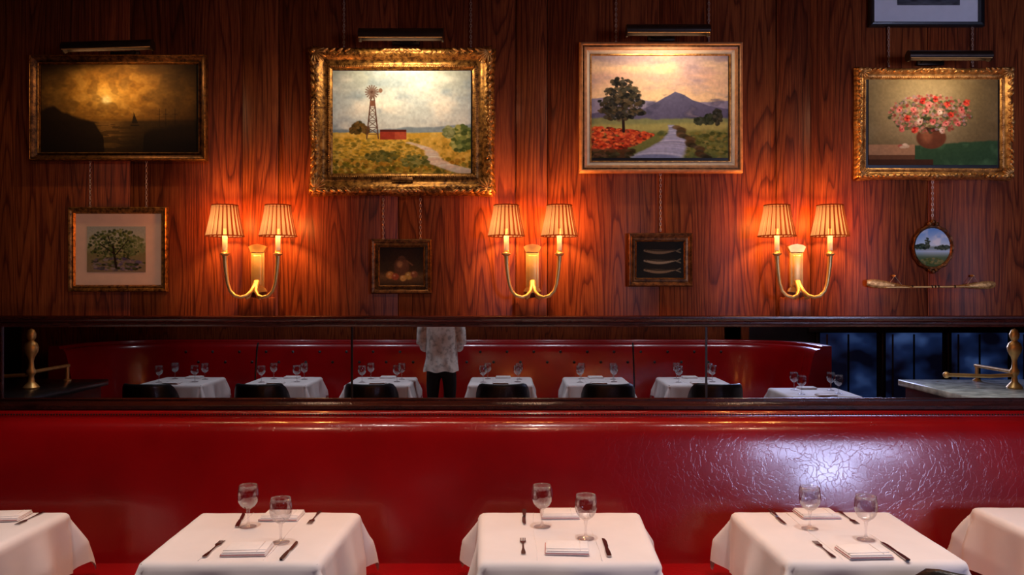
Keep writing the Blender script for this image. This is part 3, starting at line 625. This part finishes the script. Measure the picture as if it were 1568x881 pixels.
def frame(b,x0,x1,z0,z1,prof,mat,nl=1,disp=None):
    cs=[(x0,z1,1,-1),(x1,z1,-1,-1),(x1,z0,-1,1),(x0,z0,1,1)]; n=len(prof)
    for k in range(4):
        a=cs[k]; c=cs[(k+1)%4]; vs=[];fs=[]
        for i in range(nl+1):
            s=i/nl
            for (t,h) in prof:
                ax,az=a[0]+a[2]*t,a[1]+a[3]*t; bx,bz=c[0]+c[2]*t,c[1]+c[3]*t
                x=ax+(bx-ax)*s; z=az+(bz-az)*s; hh=h
                if disp:
                    L_=math.hypot(c[0]-a[0],c[1]-a[1]); dh,dt=disp(s*L_,L_,t); hh+=dh
                    nx,nz=((0,1),(1,0),(0,-1),(-1,0))[k]; x+=nx*dt; z+=nz*dt
                vs.append((x,-hh,z))
        for i in range(nl):
            for j in range(n-1): fs.append((i*n+j,i*n+j+1,(i+1)*n+j+1,(i+1)*n+j))
        b.add(vs,fs,mat,False if not disp else True)
def chain(b,x,y,z0,z1):
    z=z1; k=0
    while z>z0+0.004:
        pts=[]
        for i in range(8):
            a=2*math.pi*i/8; u=0.0048*math.cos(a); w=0.0095*math.sin(a)
            pts.append((x+u,y,z-0.008+w) if k%2==0 else (x,y+u,z-0.008+w))
        b.tube(pts,0.0018,'chain',5,closed=True); z-=0.0145; k+=1
def rectpx(x0,y0,x1,y1,o): return WX(x0,o),WX(x1,o),WZ(y1,o),WZ(y0,o)
def ornate(b,x0,x1,z0,z1,w,depth,mat,mat2,seed=0,step=0.032,amp=1.0):
    prof=[(0.0,0.005),(0.004,depth*0.55),(0.012*amp,depth*0.85),(0.024*amp,depth),(w*0.42,depth*0.92),(w*0.5,depth*0.62),(w*0.62,depth*0.50),(w*0.74,depth*0.46),(w*0.80,depth*0.55),(w*0.86,depth*0.55),(w*0.90,depth*0.40),(w,depth*0.34)]
    def disp(s,Ln,t):
        u=1-min(1,t/(w*0.45)); e=min(s,Ln-s); c=max(0,1-e/0.13); m=max(0,1-abs(s-Ln/2)/0.09)
        wav=abs(math.sin(s*math.pi/step)); 
        return (u*(0.009*wav+0.014*c+0.010*m)*amp, u*(0.005*wav+0.010*c+0.008*m)*amp)
    frame(b,x0,x1,z0,z1,prof,mat,nl=100,disp=disp)
    def leaf(x,z,ang,l,wd,h,mt=None): 
        b.ell((x,-h,z),(l,0.009,wd),mt or mat2,n=8,k=6,rot=Matrix.Rotation(ang,3,'Y'))
    cs=[(x0,z1,1,-1),(x1,z1,-1,-1),(x1,z0,-1,1),(x0,z0,1,1)]
    for k,(cx,cz,sx,sz) in enumerate(cs):
        for j in range(7):
            a=math.atan2(-sz,sx)+(j-3)*0.36; l=0.034*amp+0.006*(3-abs(j-3)); q=0.032*amp
            leaf(cx+sx*0.024*amp+math.cos(a)*q,cz+sz*0.024*amp-math.sin(a)*q,a,l*0.8,0.0060,depth+0.006)
        b.ell((cx+sx*0.02*amp,-depth-0.008,cz+sz*0.02*amp),(0.013,0.01,0.013),mat2)
        for q in (0.075,0.11,0.145,0.18):
            leaf(cx+sx*q*amp*1.1,cz+sz*0.016*amp,0.5*sx*sz,0.019*amp,0.007,depth+0.006); leaf(cx+sx*0.016*amp,cz+sz*q*amp*1.1,0.5*sx*sz+1.57,0.019*amp,0.007,depth+0.006)
    for (ax,az,bx,bz,hor) in ((x0,z1,x1,z1,1),(x0,z0,x1,z0,1),(x0,z0,x0,z1,0),(x1,z0,x1,z1,0)):
        Ln=math.hypot(bx-ax,bz-az); nn=int(Ln/0.034); cxm,czm=(x0+x1)/2,(z0+z1)/2
        for i in range(3,nn-2):
            t=(i+0.5)/nn; px=ax+(bx-ax)*t; pz=az+(bz-az)*t; off=0.030*amp
            if hor: pz+= -off if pz>czm else off
            else: px+= off if px<cxm else -off
            leaf(px,pz,(0.6 if i%2 else -0.6)+(0 if hor else 1.57),0.017*amp,0.006,depth*0.95,mat)
    for (mx,mz,hor) in (((x0+x1)/2,z1-0.018*amp,1),((x0+x1)/2,z0+0.018*amp,1),(x0+0.018*amp,(z0+z1)/2,0),(x1-0.018*amp,(z0+z1)/2,0)):
        for j in range(-4,5):
            a=(0.35*(1 if j>0 else -1) if hor else 1.57+0.35*(1 if j>0 else -1)); 
            leaf(mx+(j*0.022 if hor else 0),mz+(0 if hor else j*0.022),a,0.017,0.007,depth+0.008)
        b.ell((mx,-depth-0.008,mz),(0.016,0.01,0.014),mat2)
    iw=w*0.83
    for (ax,az,bx,bz) in ((x0+iw,z1-iw,x1-iw,z1-iw),(x0+iw,z0+iw,x1-iw,z0+iw),(x0+iw,z0+iw,x0+iw,z1-iw),(x1-iw,z0+iw,x1-iw,z1-iw)):
        L_=math.hypot(bx-ax,bz-az); nn=int(L_/0.011)
        for i in range(nn+1): b.ell((ax+(bx-ax)*i/nn,-depth*0.56,az+(bz-az)*i/nn),(0.004,0.004,0.004),mat2,n=6,k=4)
def picture(name,outer,inner,cv,style,o=0.03,chains=(),extra=None):
    x0,x1,z0,z1=rectpx(*outer,o); a0,a1,c0,c1=rectpx(*inner,o*0.5)
    b=B(); w=a0-x0; wt=min(w,(z1-c1))
    if style=='ornate': ornate(b,x0,x1,z0,z1,wt,0.055,'gold','gold2',seed=3,amp=1.0)
    elif style=='ornate2': ornate(b,x0,x1,z0,z1,wt,0.045,'gold2','gold2',seed=4,step=0.026,amp=0.7)
    elif style=='dark':
        frame(b,x0,x1,z0,z1,[(0,0.005),(0.0,0.035),(0.008,0.042),(0.016,0.040),(0.022,0.030),(wt*0.72,0.022),(wt*0.78,0.028),(wt*0.9,0.026),(wt,0.012)],'golddark')
        for k in (0,1): frame(b,x0+0.002+k*wt*0.74,x1-0.002-k*wt*0.74,z0+0.002+k*wt*0.74,z1-0.002-k*wt*0.74,[(0,0.04-0.014*k),(0.003,0.045-0.014*k),(0.006,0.04-0.014*k)],'gold')
    elif style=='blond':
        frame(b,x0,x1,z0,z1,[(0,0.005),(0,0.038),(0.004,0.044),(wt*0.18,0.046),(wt*0.26,0.040)],'woodframe')
        frame(b,x0,x1,z0,z1,[(wt*0.26,0.040),(wt*0.28,0.036),(wt*0.36,0.036),(wt*0.38,0.040)],'golddark'); frame(b,x0,x1,z0,z1,[(wt*0.38,0.038),(wt*0.55,0.036),(wt*0.6,0.030)],'woodframe')
        frame(b,x0,x1,z0,z1,[(wt*0.6,0.030),(wt*0.85,0.020)],'linen'); frame(b,x0,x1,z0,z1,[(wt*0.85,0.024),(wt*0.93,0.024),(wt,0.012)],'gold2')
    elif style=='mat':
        fw=0.036; frame(b,x0,x1,z0,z1,[(0,0.005),(0,0.026),(0.006,0.032),(0.014,0.030),(0.020,0.022),(0.028,0.024),(fw,0.012)],'gold')
        frame(b,x0+fw-0.002,x1-fw+0.002,z0+fw-0.002,z1-fw+0.002,[(0,0.0135),(min(a0-x0,z1-c1)-fw,0.013)],'mat')
        b.box(x0+fw-0.003,x1-fw+0.003,-0.0125,-0.004,z0+fw-0.003,z1-fw+0.003,'mat')
    elif style=='whitemat':
        fw=0.026; frame(b,x0,x1,z0,z1,[(0,0.005),(0,0.03),(0.004,0.034),(fw-0.004,0.034),(fw,0.014)],'black'); b.box(x0+fw-0.003,x1-fw+0.003,-0.0125,-0.004,z0+fw-0.003,z1-fw+0.003,'whitemat')
    else:
        m1={'brown':'brownframe','smallgold':'golddark'}[style]
        frame(b,x0,x1,z0,z1,[(0,0.005),(0,0.028),(0.006,0.034),(0.014,0.032),(wt*0.5,0.020),(wt*0.7,0.022),(wt*0.9,0.020),(wt,0.012)],m1)
        frame(b,x0+wt*0.78,x1-wt*0.78,z0+wt*0.78,z1-wt*0.78,[(0,0.022),(0.003,0.026),(0.006,0.02)],'gold')
    b.box(x0+0.012,x1-0.012,-0.010,-0.003,z0+0.012,z1-0.012,'darkwood')
    if extra: extra(b,x0,x1,z0,z1)
    fr=b.obj('frame',autosm=True)
    parts=[fr]
    pad=0.003 if style not in('mat','whitemat') else 0
    parts.append(cv.obj('canvas',a0-pad,a1+pad,c0-pad,c1+pad,-0.0145))
    if chains:
        bb=B()
        for (px,ya,yb) in chains: 
            chain(bb,WX(px,0.01),-0.016,WZ(yb,0.01),WZ(ya,0.01)); bb.ell((WX(px,0.01),-0.018,WZ(yb,0.01)),(0.006,0.006,0.006),'chain')
        parts.append(bb.obj('chain'))
    return group(name,parts)
picture('framed_seascape_painting',(46,84,316,246),(64,99,300,235),p_sea(),'dark')
def plate(b,x0,x1,z0,z1):
    xm=(x0+x1)/2; b.box(xm-0.055,xm+0.055,-0.042,-0.034,z0+0.072,z0+0.088,'gold2',bev=0.002)
picture('framed_windmill_painting',(476,74,756,298),(510,108,720,265),p_mill(),'ornate',chains=((527,-30,72),(721,-30,72)),extra=plate)
picture('framed_mountain_landscape_painting',(887,65,1137,265),(907,86,1114,241),p_mtn(),'blond',chains=((943,-30,66),(1085,-30,66)))
picture('framed_flower_still_life_painting',(1311,104,1550,274),(1331,122,1527,252),p_flow(),'ornate2',chains=((1360,42,102),(1488,42,102)))
picture('framed_tree_landscape_picture',(103,317,255,447),(133,347,223,417),p_tree(),'mat',chains=((139,246,318),(225,246,318)))
picture('framed_fruit_still_life_picture',(568,366,661,450),(582,380,648,437),p_still(),'smallgold',chains=((587,304,367),(644,304,367)))
picture('framed_fish_picture',(962,357,1061,439),(975,371,1050,428),p_fish(),'brown',chains=((1011,265,352),))
picture('framed_print_with_white_mat',(1332,-80,1508,40),(1374,-40,1470,8),p_print(),'whitemat')
# oval miniature
b=B(); ox,oz=WX(1429,0.02),WZ(379,0.02); n=40
prof=[(1.0,0.004),(1.02,0.018),(0.97,0.026),(0.90,0.024),(0.86,0.014)]
vs=[];fs=[]
for (t,h) in prof:
    for j in range(n):
        a=2*math.pi*j/n; k=1+ (0.025*math.cos(a*14) if t>0.95 else 0); vs.append((ox+0.108*t*k*math.cos(a),-h,oz+0.118*t*k*math.sin(a)))
for i in range(len(prof)-1):
    for j in range(n): fs.append((i*n+j,i*n+(j+1)%n,(i+1)*n+(j+1)%n,(i+1)*n+j))
b.add(vs,fs,'brownframe',True)
for k in range(3): b.ell((ox+(k-1)*0.018,-0.02,oz+0.122+(0.012 if k==1 else 0)),(0.014,0.01,0.012),'brownframe')
for k in range(3): b.ell((ox+(k-1)*0.016,-0.02,oz-0.118-(0.01 if k==1 else 0)),(0.012,0.01,0.01),'brownframe')
b.add([(ox+0.094*math.cos(2*math.pi*j/n),-0.010,oz+0.103*math.sin(2*math.pi*j/n)) for j in range(n)],[tuple(range(n))],'darkwood')
fr=b.obj('frame')
cv=p_lake(); co=cv.obj('canvas',ox-0.094,ox+0.094,oz-0.103,oz+0.103,-0.0125)
bm=bmesh.new(); bm.from_mesh(co.data); bmesh.ops.delete(bm,geom=[v for v in bm.verts if ((v.co.x-ox)/0.0935)**2+((v.co.z-oz)/0.1025)**2>1],context='VERTS'); bm.to_mesh(co.data); bm.free()
bb=B(); chain(bb,WX(1427,0.01),-0.016,oz+0.13,WZ(277,0.01)); group('oval_framed_lake_miniature',[fr,co,bb.obj('chain')])
# decorative oars
b=B(); z0=WZ(439,0.03); xa,xb=WX(1327,0.03),WX(1524,0.03); y=-0.03
b.tube([(xa+0.10,y,z0-0.004),(xb-0.09,y,z0+0.0)],0.0055,'brass',8)
def blade(x0,x1,zc0,zc1,mat,hh=0.022):
    s=[];n=12
    prof=[0.62,0.92,1.0,0.98,0.92,0.85,0.75,0.62,0.5,0.38,0.29,0.26,0.24]
    for i in range(n+1):
        x=x0+(x1-x0)*i/n; zc=zc0+(zc1-zc0)*i/n; s.append((x,zc,hh*prof[i]))
    vs=[];fs=[]
    for x,zc,h in s: vs+=[(x,y-0.001,zc-h),(x,y-0.007,zc),(x,y-0.001,zc+h),(x,y+0.004,zc)]
    for i in range(n):
        for j in range(4): fs.append((i*4+j,i*4+(j+1)%4,(i+1)*4+(j+1)%4,(i+1)*4+j))
    fs+= [(0,1,2,3),tuple(n*4+j for j in range(4))]
    b.add(vs,fs,mat,True)
blade(xa,xa+0.24,z0+0.020,z0-0.004,'gold2'); blade(xb,xb-0.22,z0+0.010,z0,'gold2',0.020)
for px in (1370,1490):
    x=WX(px,0.03); b.tube([(x-0.035,y-0.002,z0+0.004),(x,y,z0+0.055),(x+0.04,y-0.002,z0+0.002)],0.0018,'chain',5); b.ell((x,-0.02,z0+0.056),(0.006,0.02,0.006),'brass')
for px in (1397,1427,1432,1437,1462): b.ell((WX(px,0.03),y,z0),(0.006,0.008,0.008),'bronze')
b.obj('decorative_brass_oars')
# ------------------------------------------------------------------ lights helper
def light(kind,name,loc,energy,color,parent=None,**kw):
    l=bpy.data.lights.new(name,kind); l.energy=energy; l.color=color
    for k,v in kw.items(): setattr(l,k,v)
    o=bpy.data.objects.new(name,l); o.location=loc; sc.collection.objects.link(o)
    if parent: o.parent=parent
    return o
def picture_light(px0,px1,py0,py1,energy,tilt=0.0,col=(1.0,0.76,0.46)):
    o_=0.20; x0,x1=WX(px0,o_),WX(px1,o_); z0,z1=WZ(py1,o_),WZ(py0,o_); zc=(z0+z1)/2; r=(z1-z0)/2*0.92; xm=(x0+x1)/2; hw=(x1-x0)/2
    b=B(); n=14; vs=[];fs=[]
    for X in (-hw,hw):
        for rad in (r,r*0.9):
            for i in range(n+1):
                a=math.radians(-35)+math.radians(250)*i/n
                vs.append((X,-math.cos(a)*rad*1.15,math.sin(a)*rad))
    m=n+1
    for i in range(n): fs+=[(i,i+1,2*m+i+1,2*m+i),(m+i,m+i+1,3*m+i+1,3*m+i),(i,i+1,m+i+1,m+i),(2*m+i,2*m+i+1,3*m+i+1,3*m+i)]
    fs+=[(0,m,3*m,2*m),(n,m+n,3*m+n,2*m+n)]
    b.add(vs,fs,'bronze',True)
    for X in (-hw,hw): b.lathe([(0.0,-0.004),(r*1.02,-0.004),(r*1.02,0.004),(0,0.004)],(X,0,0),'bronze',20,rot=Matrix.Rotation(math.pi/2,3,'Y'),sx=1,sy=1.12)
    b.tube([(-hw,-r*0.93,-r*0.55),(hw,-r*0.93,-r*0.55)],0.0025,'brass',6)
    b.tube([(-hw*0.8,0.01,r*0.15),(hw*0.8,0.01,r*0.15)],0.007,'candle',8)
    for X in (-hw*0.25,hw*0.25): b.tube([(X,0.01,r*0.8),(X,0.08,r*1.0),(X,0.14,r*0.9),(X,o_-0.02,r*0.6)],0.004,'bronze',8)
    b.box(-hw*0.35,hw*0.35,o_-0.026,o_-0.012,r*0.1,r*1.0,'bronze',bev=0.003)
    ob=b.obj('shade'); ob.rotation_euler=(0,tilt,0)
    e=group('picture_light',[ob]); e.location=(xm,-o_,zc)
    l=light('AREA','lamp',(0,-0.01,-r*0.45),energy,col,e,shape='RECTANGLE',size=hw*1.7,size_y=0.015)
    l.rotation_euler=(math.radians(28),0,0)
    return e
picture_light(98,233,62,80,1.7,-0.03,(1.0,0.66,0.32))
picture_light(551,678,43,65,2.9,0.0,(1.0,0.82,0.55))
picture_light(960,1085,37,57,2.1,0.0,(1.0,0.78,0.52))
picture_light(1391,1515,77,95,1.7)
# ------------------------------------------------------------------ sconces
def sconce(px):
    x=WX(px); b=B(); O=0.115; hs=0.135
    b.box(-0.034,0.034,-0.020,0.0,0.0,0.185,'brass',bev=0.004)
    b.box(-0.022,0.022,-0.030,-0.018,0.012,0.17,'brass',bev=0.006)
    for flat_ in ([(-0.034,0.185),(-0.046,0.212),(-0.03,0.222),(0,0.227),(0.03,0.222),(0.046,0.212),(0.034,0.185)],[(-0.034,0.0),(-0.046,-0.02),(0,-0.028),(0.046,-0.02),(0.034,0.0)]):
        vs=[(p,-0.001,q) for p,q in flat_]+[(p,-0.024,q) for p,q in flat_]; n=len(flat_)
        b.add(vs,[tuple(range(n)),tuple(range(n,2*n))[::-1]]+[(i,(i+1)%n,n+(i+1)%n,n+i) for i in range(n)],'brass')
    lamps=[]
    for s in (-1,1):
        pts=[(s*0.004,-0.03,0.03),(s*0.006,-0.055,0.005),(s*0.012,-0.08,-0.02),(s*0.03,-0.10,-0.042),(s*0.055,-O,-0.05),(s*0.085,-O,-0.042),(s*0.108,-O,-0.018),(s*0.121,-O,0.02),(s*0.128,-O,0.07),(s*0.133,-O,0.12),(s*hs,-O,0.165)]
        b.tube(pts,[0.012,0.011,0.010,0.009,0.0085,0.009,0.009,0.009,0.010,0.0115,0.013],'brass',12)
        b.tube([(s*0.012,-0.075,-0.018),(s*0.02,-0.085,-0.05),(s*0.036,-0.095,-0.055)],[0.006,0.005,0.009],'brass',8)
        b.lathe([(0.012,0.160),(0.022,0.168),(0.024,0.173),(0.016,0.178),(0.0135,0.19)],(s*hs,-O,0),'brass',20)
        b.lathe([(0.0125,0.178),(0.0125,0.262),(0.008,0.266),(0.008,0.30)],(s*hs,-O,0),'candle',16)
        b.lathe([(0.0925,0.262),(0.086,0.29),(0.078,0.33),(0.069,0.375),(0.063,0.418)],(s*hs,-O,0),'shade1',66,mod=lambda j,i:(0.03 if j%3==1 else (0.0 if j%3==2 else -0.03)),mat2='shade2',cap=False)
        for z,r_ in ((0.262,0.094),(0.418,0.064)):
            b.tube([(s*hs+r_*math.cos(a*math.pi/12),-O+r_*math.sin(a*math.pi/12),z) for a in range(24)],0.003,'shade2',6,closed=True)
        lamps.append((s*hs,-O,0.325))
    ob=b.obj('sconce_body'); e=group('twin_arm_wall_sconce',[ob]); e.location=(x,-0.012,1.77)
    for L_ in lamps: light('POINT','bulb',(L_[0],L_[1],0.348),11.0,(1.0,0.40,0.10),e,shadow_soft_size=0.025)
for px in (397,815,1217): sconce(px)
# ------------------------------------------------------------------ brass posts / counters
def post(c,arm):
    b=B(); b.lathe([(0.05,0),(0.055,0.01),(0.04,0.03),(0.022,0.05),(0.018,0.09),(0.03,0.11),(0.034,0.13),(0.02,0.15),(0.016,0.20),(0.024,0.23),(0.045,0.27),(0.05,0.30),(0.04,0.33),(0.018,0.35),(0.03,0.37),(0.034,0.40),(0.02,0.43),(0.0,0.44)],mat='brass',n=24)
    b.tube([(0,0,0.10),(arm*0.18,0.0,0.09),(arm*0.5,0,0.10)],0.014,'brass',10); b.ell((arm*0.5,0,0.10),(0.024,0.024,0.024),'brass')
    b.tube([(0,0,0.12),(0,-0.5,0.12)],0.014,'brass',10); b.lathe([(0.03,0),(0.03,0.01),(0.014,0.02),(0.014,0.12)],(0,-0.48,0),'brass',16)
    return b.obj('brass_rail_post',c)
b=B(); b.box(-4.3,-3.3,-2.3,-1.2,0,0.98,'darkwood',bev=0.01); b.box(-4.34,-3.26,-2.34,-1.16,0.98,1.03,'black',bev=0.01); b.obj('partition_cabinet'); post((-3.52,-1.72,1.03),-1)
b=B(); b.box(3.14,4.6,-2.26,-1.24,0,0.98,'darkwood',bev=0.01); b.box(3.1,4.64,-2.3,-1.2,0.98,1.03,'marble',bev=0.008); b.obj('marble_topped_service_counter'); post((3.68,-1.72,1.03),-1)
# ------------------------------------------------------------------ man (seen in the mirror), faces -y
def person(loc):
    nodes=[(0,0,0.93,0.150,0.105),(0,0.0,1.06,0.140,0.100),(0,0.01,1.22,0.160,0.110),(0,0.015,1.38,0.165,0.105),(0,0.01,1.47,0.075,0.07),(0,-0.005,1.54,0.055,0.058),(0,-0.015,1.60,0.055,0.06)]
    ed=[(i,i+1) for i in range(6)]
    def add(p,par): nodes.append(p); ed.append((par,len(nodes)-1)); return len(nodes)-1
    for s in (-1,1):
        i=add((s*0.095,0,0.86,0.095,0.10),0); i=add((s*0.10,-0.005,0.70,0.085,0.088),i); i=add((s*0.105,-0.01,0.50,0.060,0.062),i); i=add((s*0.11,0.01,0.33,0.056,0.062),i); i=add((s*0.115,0.015,0.10,0.036,0.04),i)
        i=add((s*0.17,0.015,1.42,0.065,0.065),3); i=add((s*0.205,0.02,1.36,0.055,0.058),i); i=add((s*0.225,0.0,1.22,0.045,0.047),i); i=add((s*0.225,-0.03,1.10,0.040,0.040),i); i=add((s*0.175,-0.14,1.09,0.036,0.036),i); i=add((s*0.10,-0.27,1.10,0.025,0.022),i)
    me=bpy.data.meshes.new('sk'); me.from_pydata([n_[:3] for n_ in nodes],ed,[]); ob=bpy.data.objects.new('sk',me); sc.collection.objects.link(ob)
    bm=bmesh.new(); bm.from_mesh(me); ly=bm.verts.layers.skin.verify(); bm.verts.ensure_lookup_table()
    for i,n_ in enumerate(nodes): bm.verts[i][ly].radius=(n_[3],n_[4]); bm.verts[i][ly].use_root=(i==0)
    bm.to_mesh(me); bm.free()
    ob.modifiers.new('s','SKIN'); ss=ob.modifiers.new('u','SUBSURF'); ss.levels=2; ss.render_levels=2
    dg=bpy.context.evaluated_depsgraph_get(); ev=ob.evaluated_get(dg); m2=bpy.data.meshes.new_from_object(ev); bpy.data.objects.remove(ob)
    for k in ('shirt','trouser','skin'): m2.materials.append(M[k])
    for p in m2.polygons:
        c=p.center; p.use_smooth=True
        arm=(abs(c.x)>0.165 or c.y<-0.13) and c.z>1.0
        if c.z>1.475: p.material_index=2
        elif arm and (c.y<-0.06): p.material_index=2
        elif c.z>0.98: p.material_index=0
        else: p.material_index=1
    body=bpy.data.objects.new('body',m2); sc.collection.objects.link(body)
    b=B()
    secs=[(0.86,0.205,0.145),(0.92,0.20,0.14),(1.02,0.185,0.13),(1.14,0.188,0.13),(1.26,0.20,0.132),(1.36,0.208,0.128),(1.43,0.185,0.105),(1.475,0.11,0.08),(1.50,0.07,0.07)]
    n=60; vs=[];fs=[]; secs2=[]
    for i in range(len(secs)-1):
        for q in range(4):
            t=q/4; secs2.append(tuple(secs[i][k]*(1-t)+secs[i+1][k]*t for k in range(3)))
    secs2.append(secs[-1])
    for i,(z,rx,ry) in enumerate(secs2):
        for j in range(n):
            a=2*math.pi*j/n; k=1+0.035*math.sin(a*5+z*14)*max(0,(1.3-z)/0.44)+0.02*math.sin(a*9-z*22)*max(0,(1.42-z)/0.5); vs.append((rx*k*math.cos(a),0.008+ry*k*math.sin(a),z+(0.008*math.sin(a*6) if i==0 else 0)))
    for i in range(len(secs2)-1):
        for j in range(n): fs.append((i*n+j,i*n+(j+1)%n,(i+1)*n+(j+1)%n,(i+1)*n+j))
    b.add(vs,fs,'shirt',True)
    for s in (-1,1):
        b.tube([(s*0.15,0.015,1.425),(s*0.195,0.02,1.39),(s*0.222,0.012,1.30),(s*0.23,0.0,1.20),(s*0.232,-0.01,1.16)],[0.07,0.074,0.068,0.064,0.066],'shirt',18)
        b.tube([(s*(0.01+0.055*t/1.5),-0.075+0.05*t/1.5,1.455+0.045*t/1.5) for t in (0,0.5,1,1.5)],[0.012,0.014,0.014,0.01],'shirt',8)
        b.ell((s*0.115,-0.05,0.045),(0.045,0.14,0.045),'black',n=16,k=10); b.box(s*0.115-0.042,s*0.115+0.042,-0.18,0.085,0.0,0.022,'black',bev=0.008)
        b.lathe([(0.062,0.03),(0.06,0.12),(0.062,0.3)],(s*0.114,0.012,0),'trouser',18)
    cl=b.obj('clothes',autosm=False)
    b=B()
    hc=Vector((0,-0.03,1.68)); n,k=32,24; vs=[];fs=[]
    for i in range(k+1):
        ph=math.pi*i/k
        for j in range(n):
            a=2*math.pi*j/n; x=math.sin(ph)*math.cos(a); y=math.sin(ph)*math.sin(a); z=-math.cos(ph)
            X=0.076*x*(1-0.22*max(0,-z)**1.5); Y=0.098*y*(1-0.12*max(0,-z) if y<0 else 1-0.25*max(0,-z)); Z=0.118*z
            if y<0:
                f=max(0,-y)
                Y-=0.026*math.exp(-((x/0.16)**2+((z+0.10)/0.16)**2))*f+0.010*math.exp(-((x/0.45)**2+((z+0.55)/0.13)**2))+0.012*math.exp(-((x/0.4)**2+((z+0.88)/0.16)**2))
                for sx in (-1,1): Y+=0.012*math.exp(-(((x-sx*0.42)/0.18)**2+((z-0.08)/0.13)**2))
                Y-=0.005*math.exp(-((z-0.25)/0.1)**2)*f
            vs.append(hc+Vector((X,Y,Z)))
    for i in range(k):
        for j in range(n): fs.append((i*n+j,i*n+(j+1)%n,(i+1)*n+(j+1)%n,(i+1)*n+j))
    b.add(vs,fs,'skin',True)
    for s in (-1,1):
        b.ell(hc+Vector((s*0.031,-0.077,0.010)),(0.013,0.010,0.009),'eye',n=12,k=8); b.ell(hc+Vector((s*0.031,-0.086,0.010)),(0.005,0.003,0.005),'black'); b.ell(hc+Vector((s*0.031,-0.090,0.032)),(0.019,0.006,0.004),'hair')
        b.ell(hc+Vector((s*0.077,0.008,-0.005)),(0.010,0.020,0.032),'skin',n=12,k=8)
    b.ell(hc+Vector((0,-0.093,-0.062)),(0.024,0.006,0.005),'napred')
    vs=[];fs=[];n=32;k=12
    for i in range(k+1):
        for j in range(n):
            a=2*math.pi*j/n; lim=math.radians(62 if math.sin(a)<-0.3 else (95 if abs(math.sin(a))<=0.3 else 122)); ph=lim*i/k
            vs.append(hc+Vector((0.084*math.sin(ph)*math.cos(a),0.004+0.107*math.sin(ph)*math.sin(a),0.127*math.cos(ph))))
    for i in range(k):
        for j in range(n): fs.append((i*n+j,i*n+(j+1)%n,(i+1)*n+(j+1)%n,(i+1)*n+j))
    b.add(vs,fs,'hair',True); hd=b.obj('head',autosm=False)
    b=B()
    b.box(-0.055,0.055,-0.385,-0.375,1.07,1.20,'paper',bev=0.002); b.box(-0.056,0.056,-0.374,-0.370,1.068,1.202,'black',bev=0.001)
    for s in (-1,1):
        wr=Vector((s*0.10,-0.27,1.10)); pc=Vector((s*0.080,-0.325,1.105))
        b.tube([wr+Vector((s*0.004,0.01,0)),wr,wr.lerp(pc,0.5),pc,pc+Vector((-s*0.006,-0.03,0))],[0.024,0.024,0.030,0.034,0.024],'skin',14)
        for q in range(4):
            zz=1.133-q*0.019; ln=(0.9,1.0,0.95,0.78)[q]
            base=Vector((s*0.078,-0.345,zz)); p1=base+Vector((-s*0.002,-0.036*ln,0.003)); p2=p1+Vector((-s*0.022*ln,-0.012,0.002)); p3=p2+Vector((-s*0.020*ln,0.004,0))
            b.tube([base,base.lerp(p1,0.5),p1,p2,p3],[0.0105,0.0095,0.0098,0.0085,0.006],'skin',10)
        b.tube([pc+Vector((0,0.01,0.022)),pc+Vector((-s*0.018,-0.012,0.036)),pc+Vector((-s*0.034,-0.034,0.040))],[0.013,0.011,0.008],'skin',10)
    hn=b.obj('hands',autosm=False)
    e=group('standing_man',[body,cl,hd,hn]); e.location=loc; e.scale=(0.92,0.92,1.0); return e
person((-0.77,-4.62,0))
# ------------------------------------------------------------------ lights
def downlight(x,y,energy,size=75,tx=0.0,col=(1.0,0.89,0.83)):
    b=B(); b.lathe([(0.075,0.0),(0.085,-0.012),(0.07,-0.016),(0.055,0.0),(0.05,0.06)],mat='bronze',n=24,cap=False); o=b.obj('trim_ring'); e=group('recessed_ceiling_downlight',[o]); e.location=(x,y,3.598)
    l=light('SPOT','lamp',(0,0,-0.02),energy,col,e,spot_size=math.radians(size),spot_blend=0.8,shadow_soft_size=0.06); l.rotation_euler=(tx,0,0)
for x,_,_ in T: downlight(x,-1.35,122,60,math.radians(0))
for x in (-3.2,-1.9,-0.6,0.6,1.9,3.0): downlight(x,-4.35,68,80,0,(0.9,0.92,1.0))
for x in (-1.8,0.2,2.2): downlight(x,-2.6,30,120,math.radians(30),(1.0,0.62,0.40))
a=light('AREA','window_daylight',(3.75,YS-0.25,(ZM+ZH)/2),105,(0.55,0.62,1.0),shape='RECTANGLE',size=1.8,size_y=0.5); a.rotation_euler=(math.radians(90),0,0)
a=light('AREA','window_daylight',(3.68,YS-0.25,(ZL+ZM)/2-0.02),62,(0.55,0.62,1.0),shape='RECTANGLE',size=0.7,size_y=0.5); a.rotation_euler=(math.radians(90),0,0)
w=bpy.data.worlds.new('World'); sc.world=w; w.use_nodes=True; w.node_tree.nodes['Background'].inputs[0].default_value=(0.25,0.35,0.7,1); w.node_tree.nodes['Background'].inputs[1].default_value=1.0
cam=bpy.data.cameras.new('Camera'); co=bpy.data.objects.new('Camera',cam); sc.collection.objects.link(co); co.location=(0,-D0,HC); co.rotation_euler=(math.radians(90),0,0)
cam.sensor_width=36; cam.lens=36*F/1568; cam.clip_start=0.02; sc.camera=co
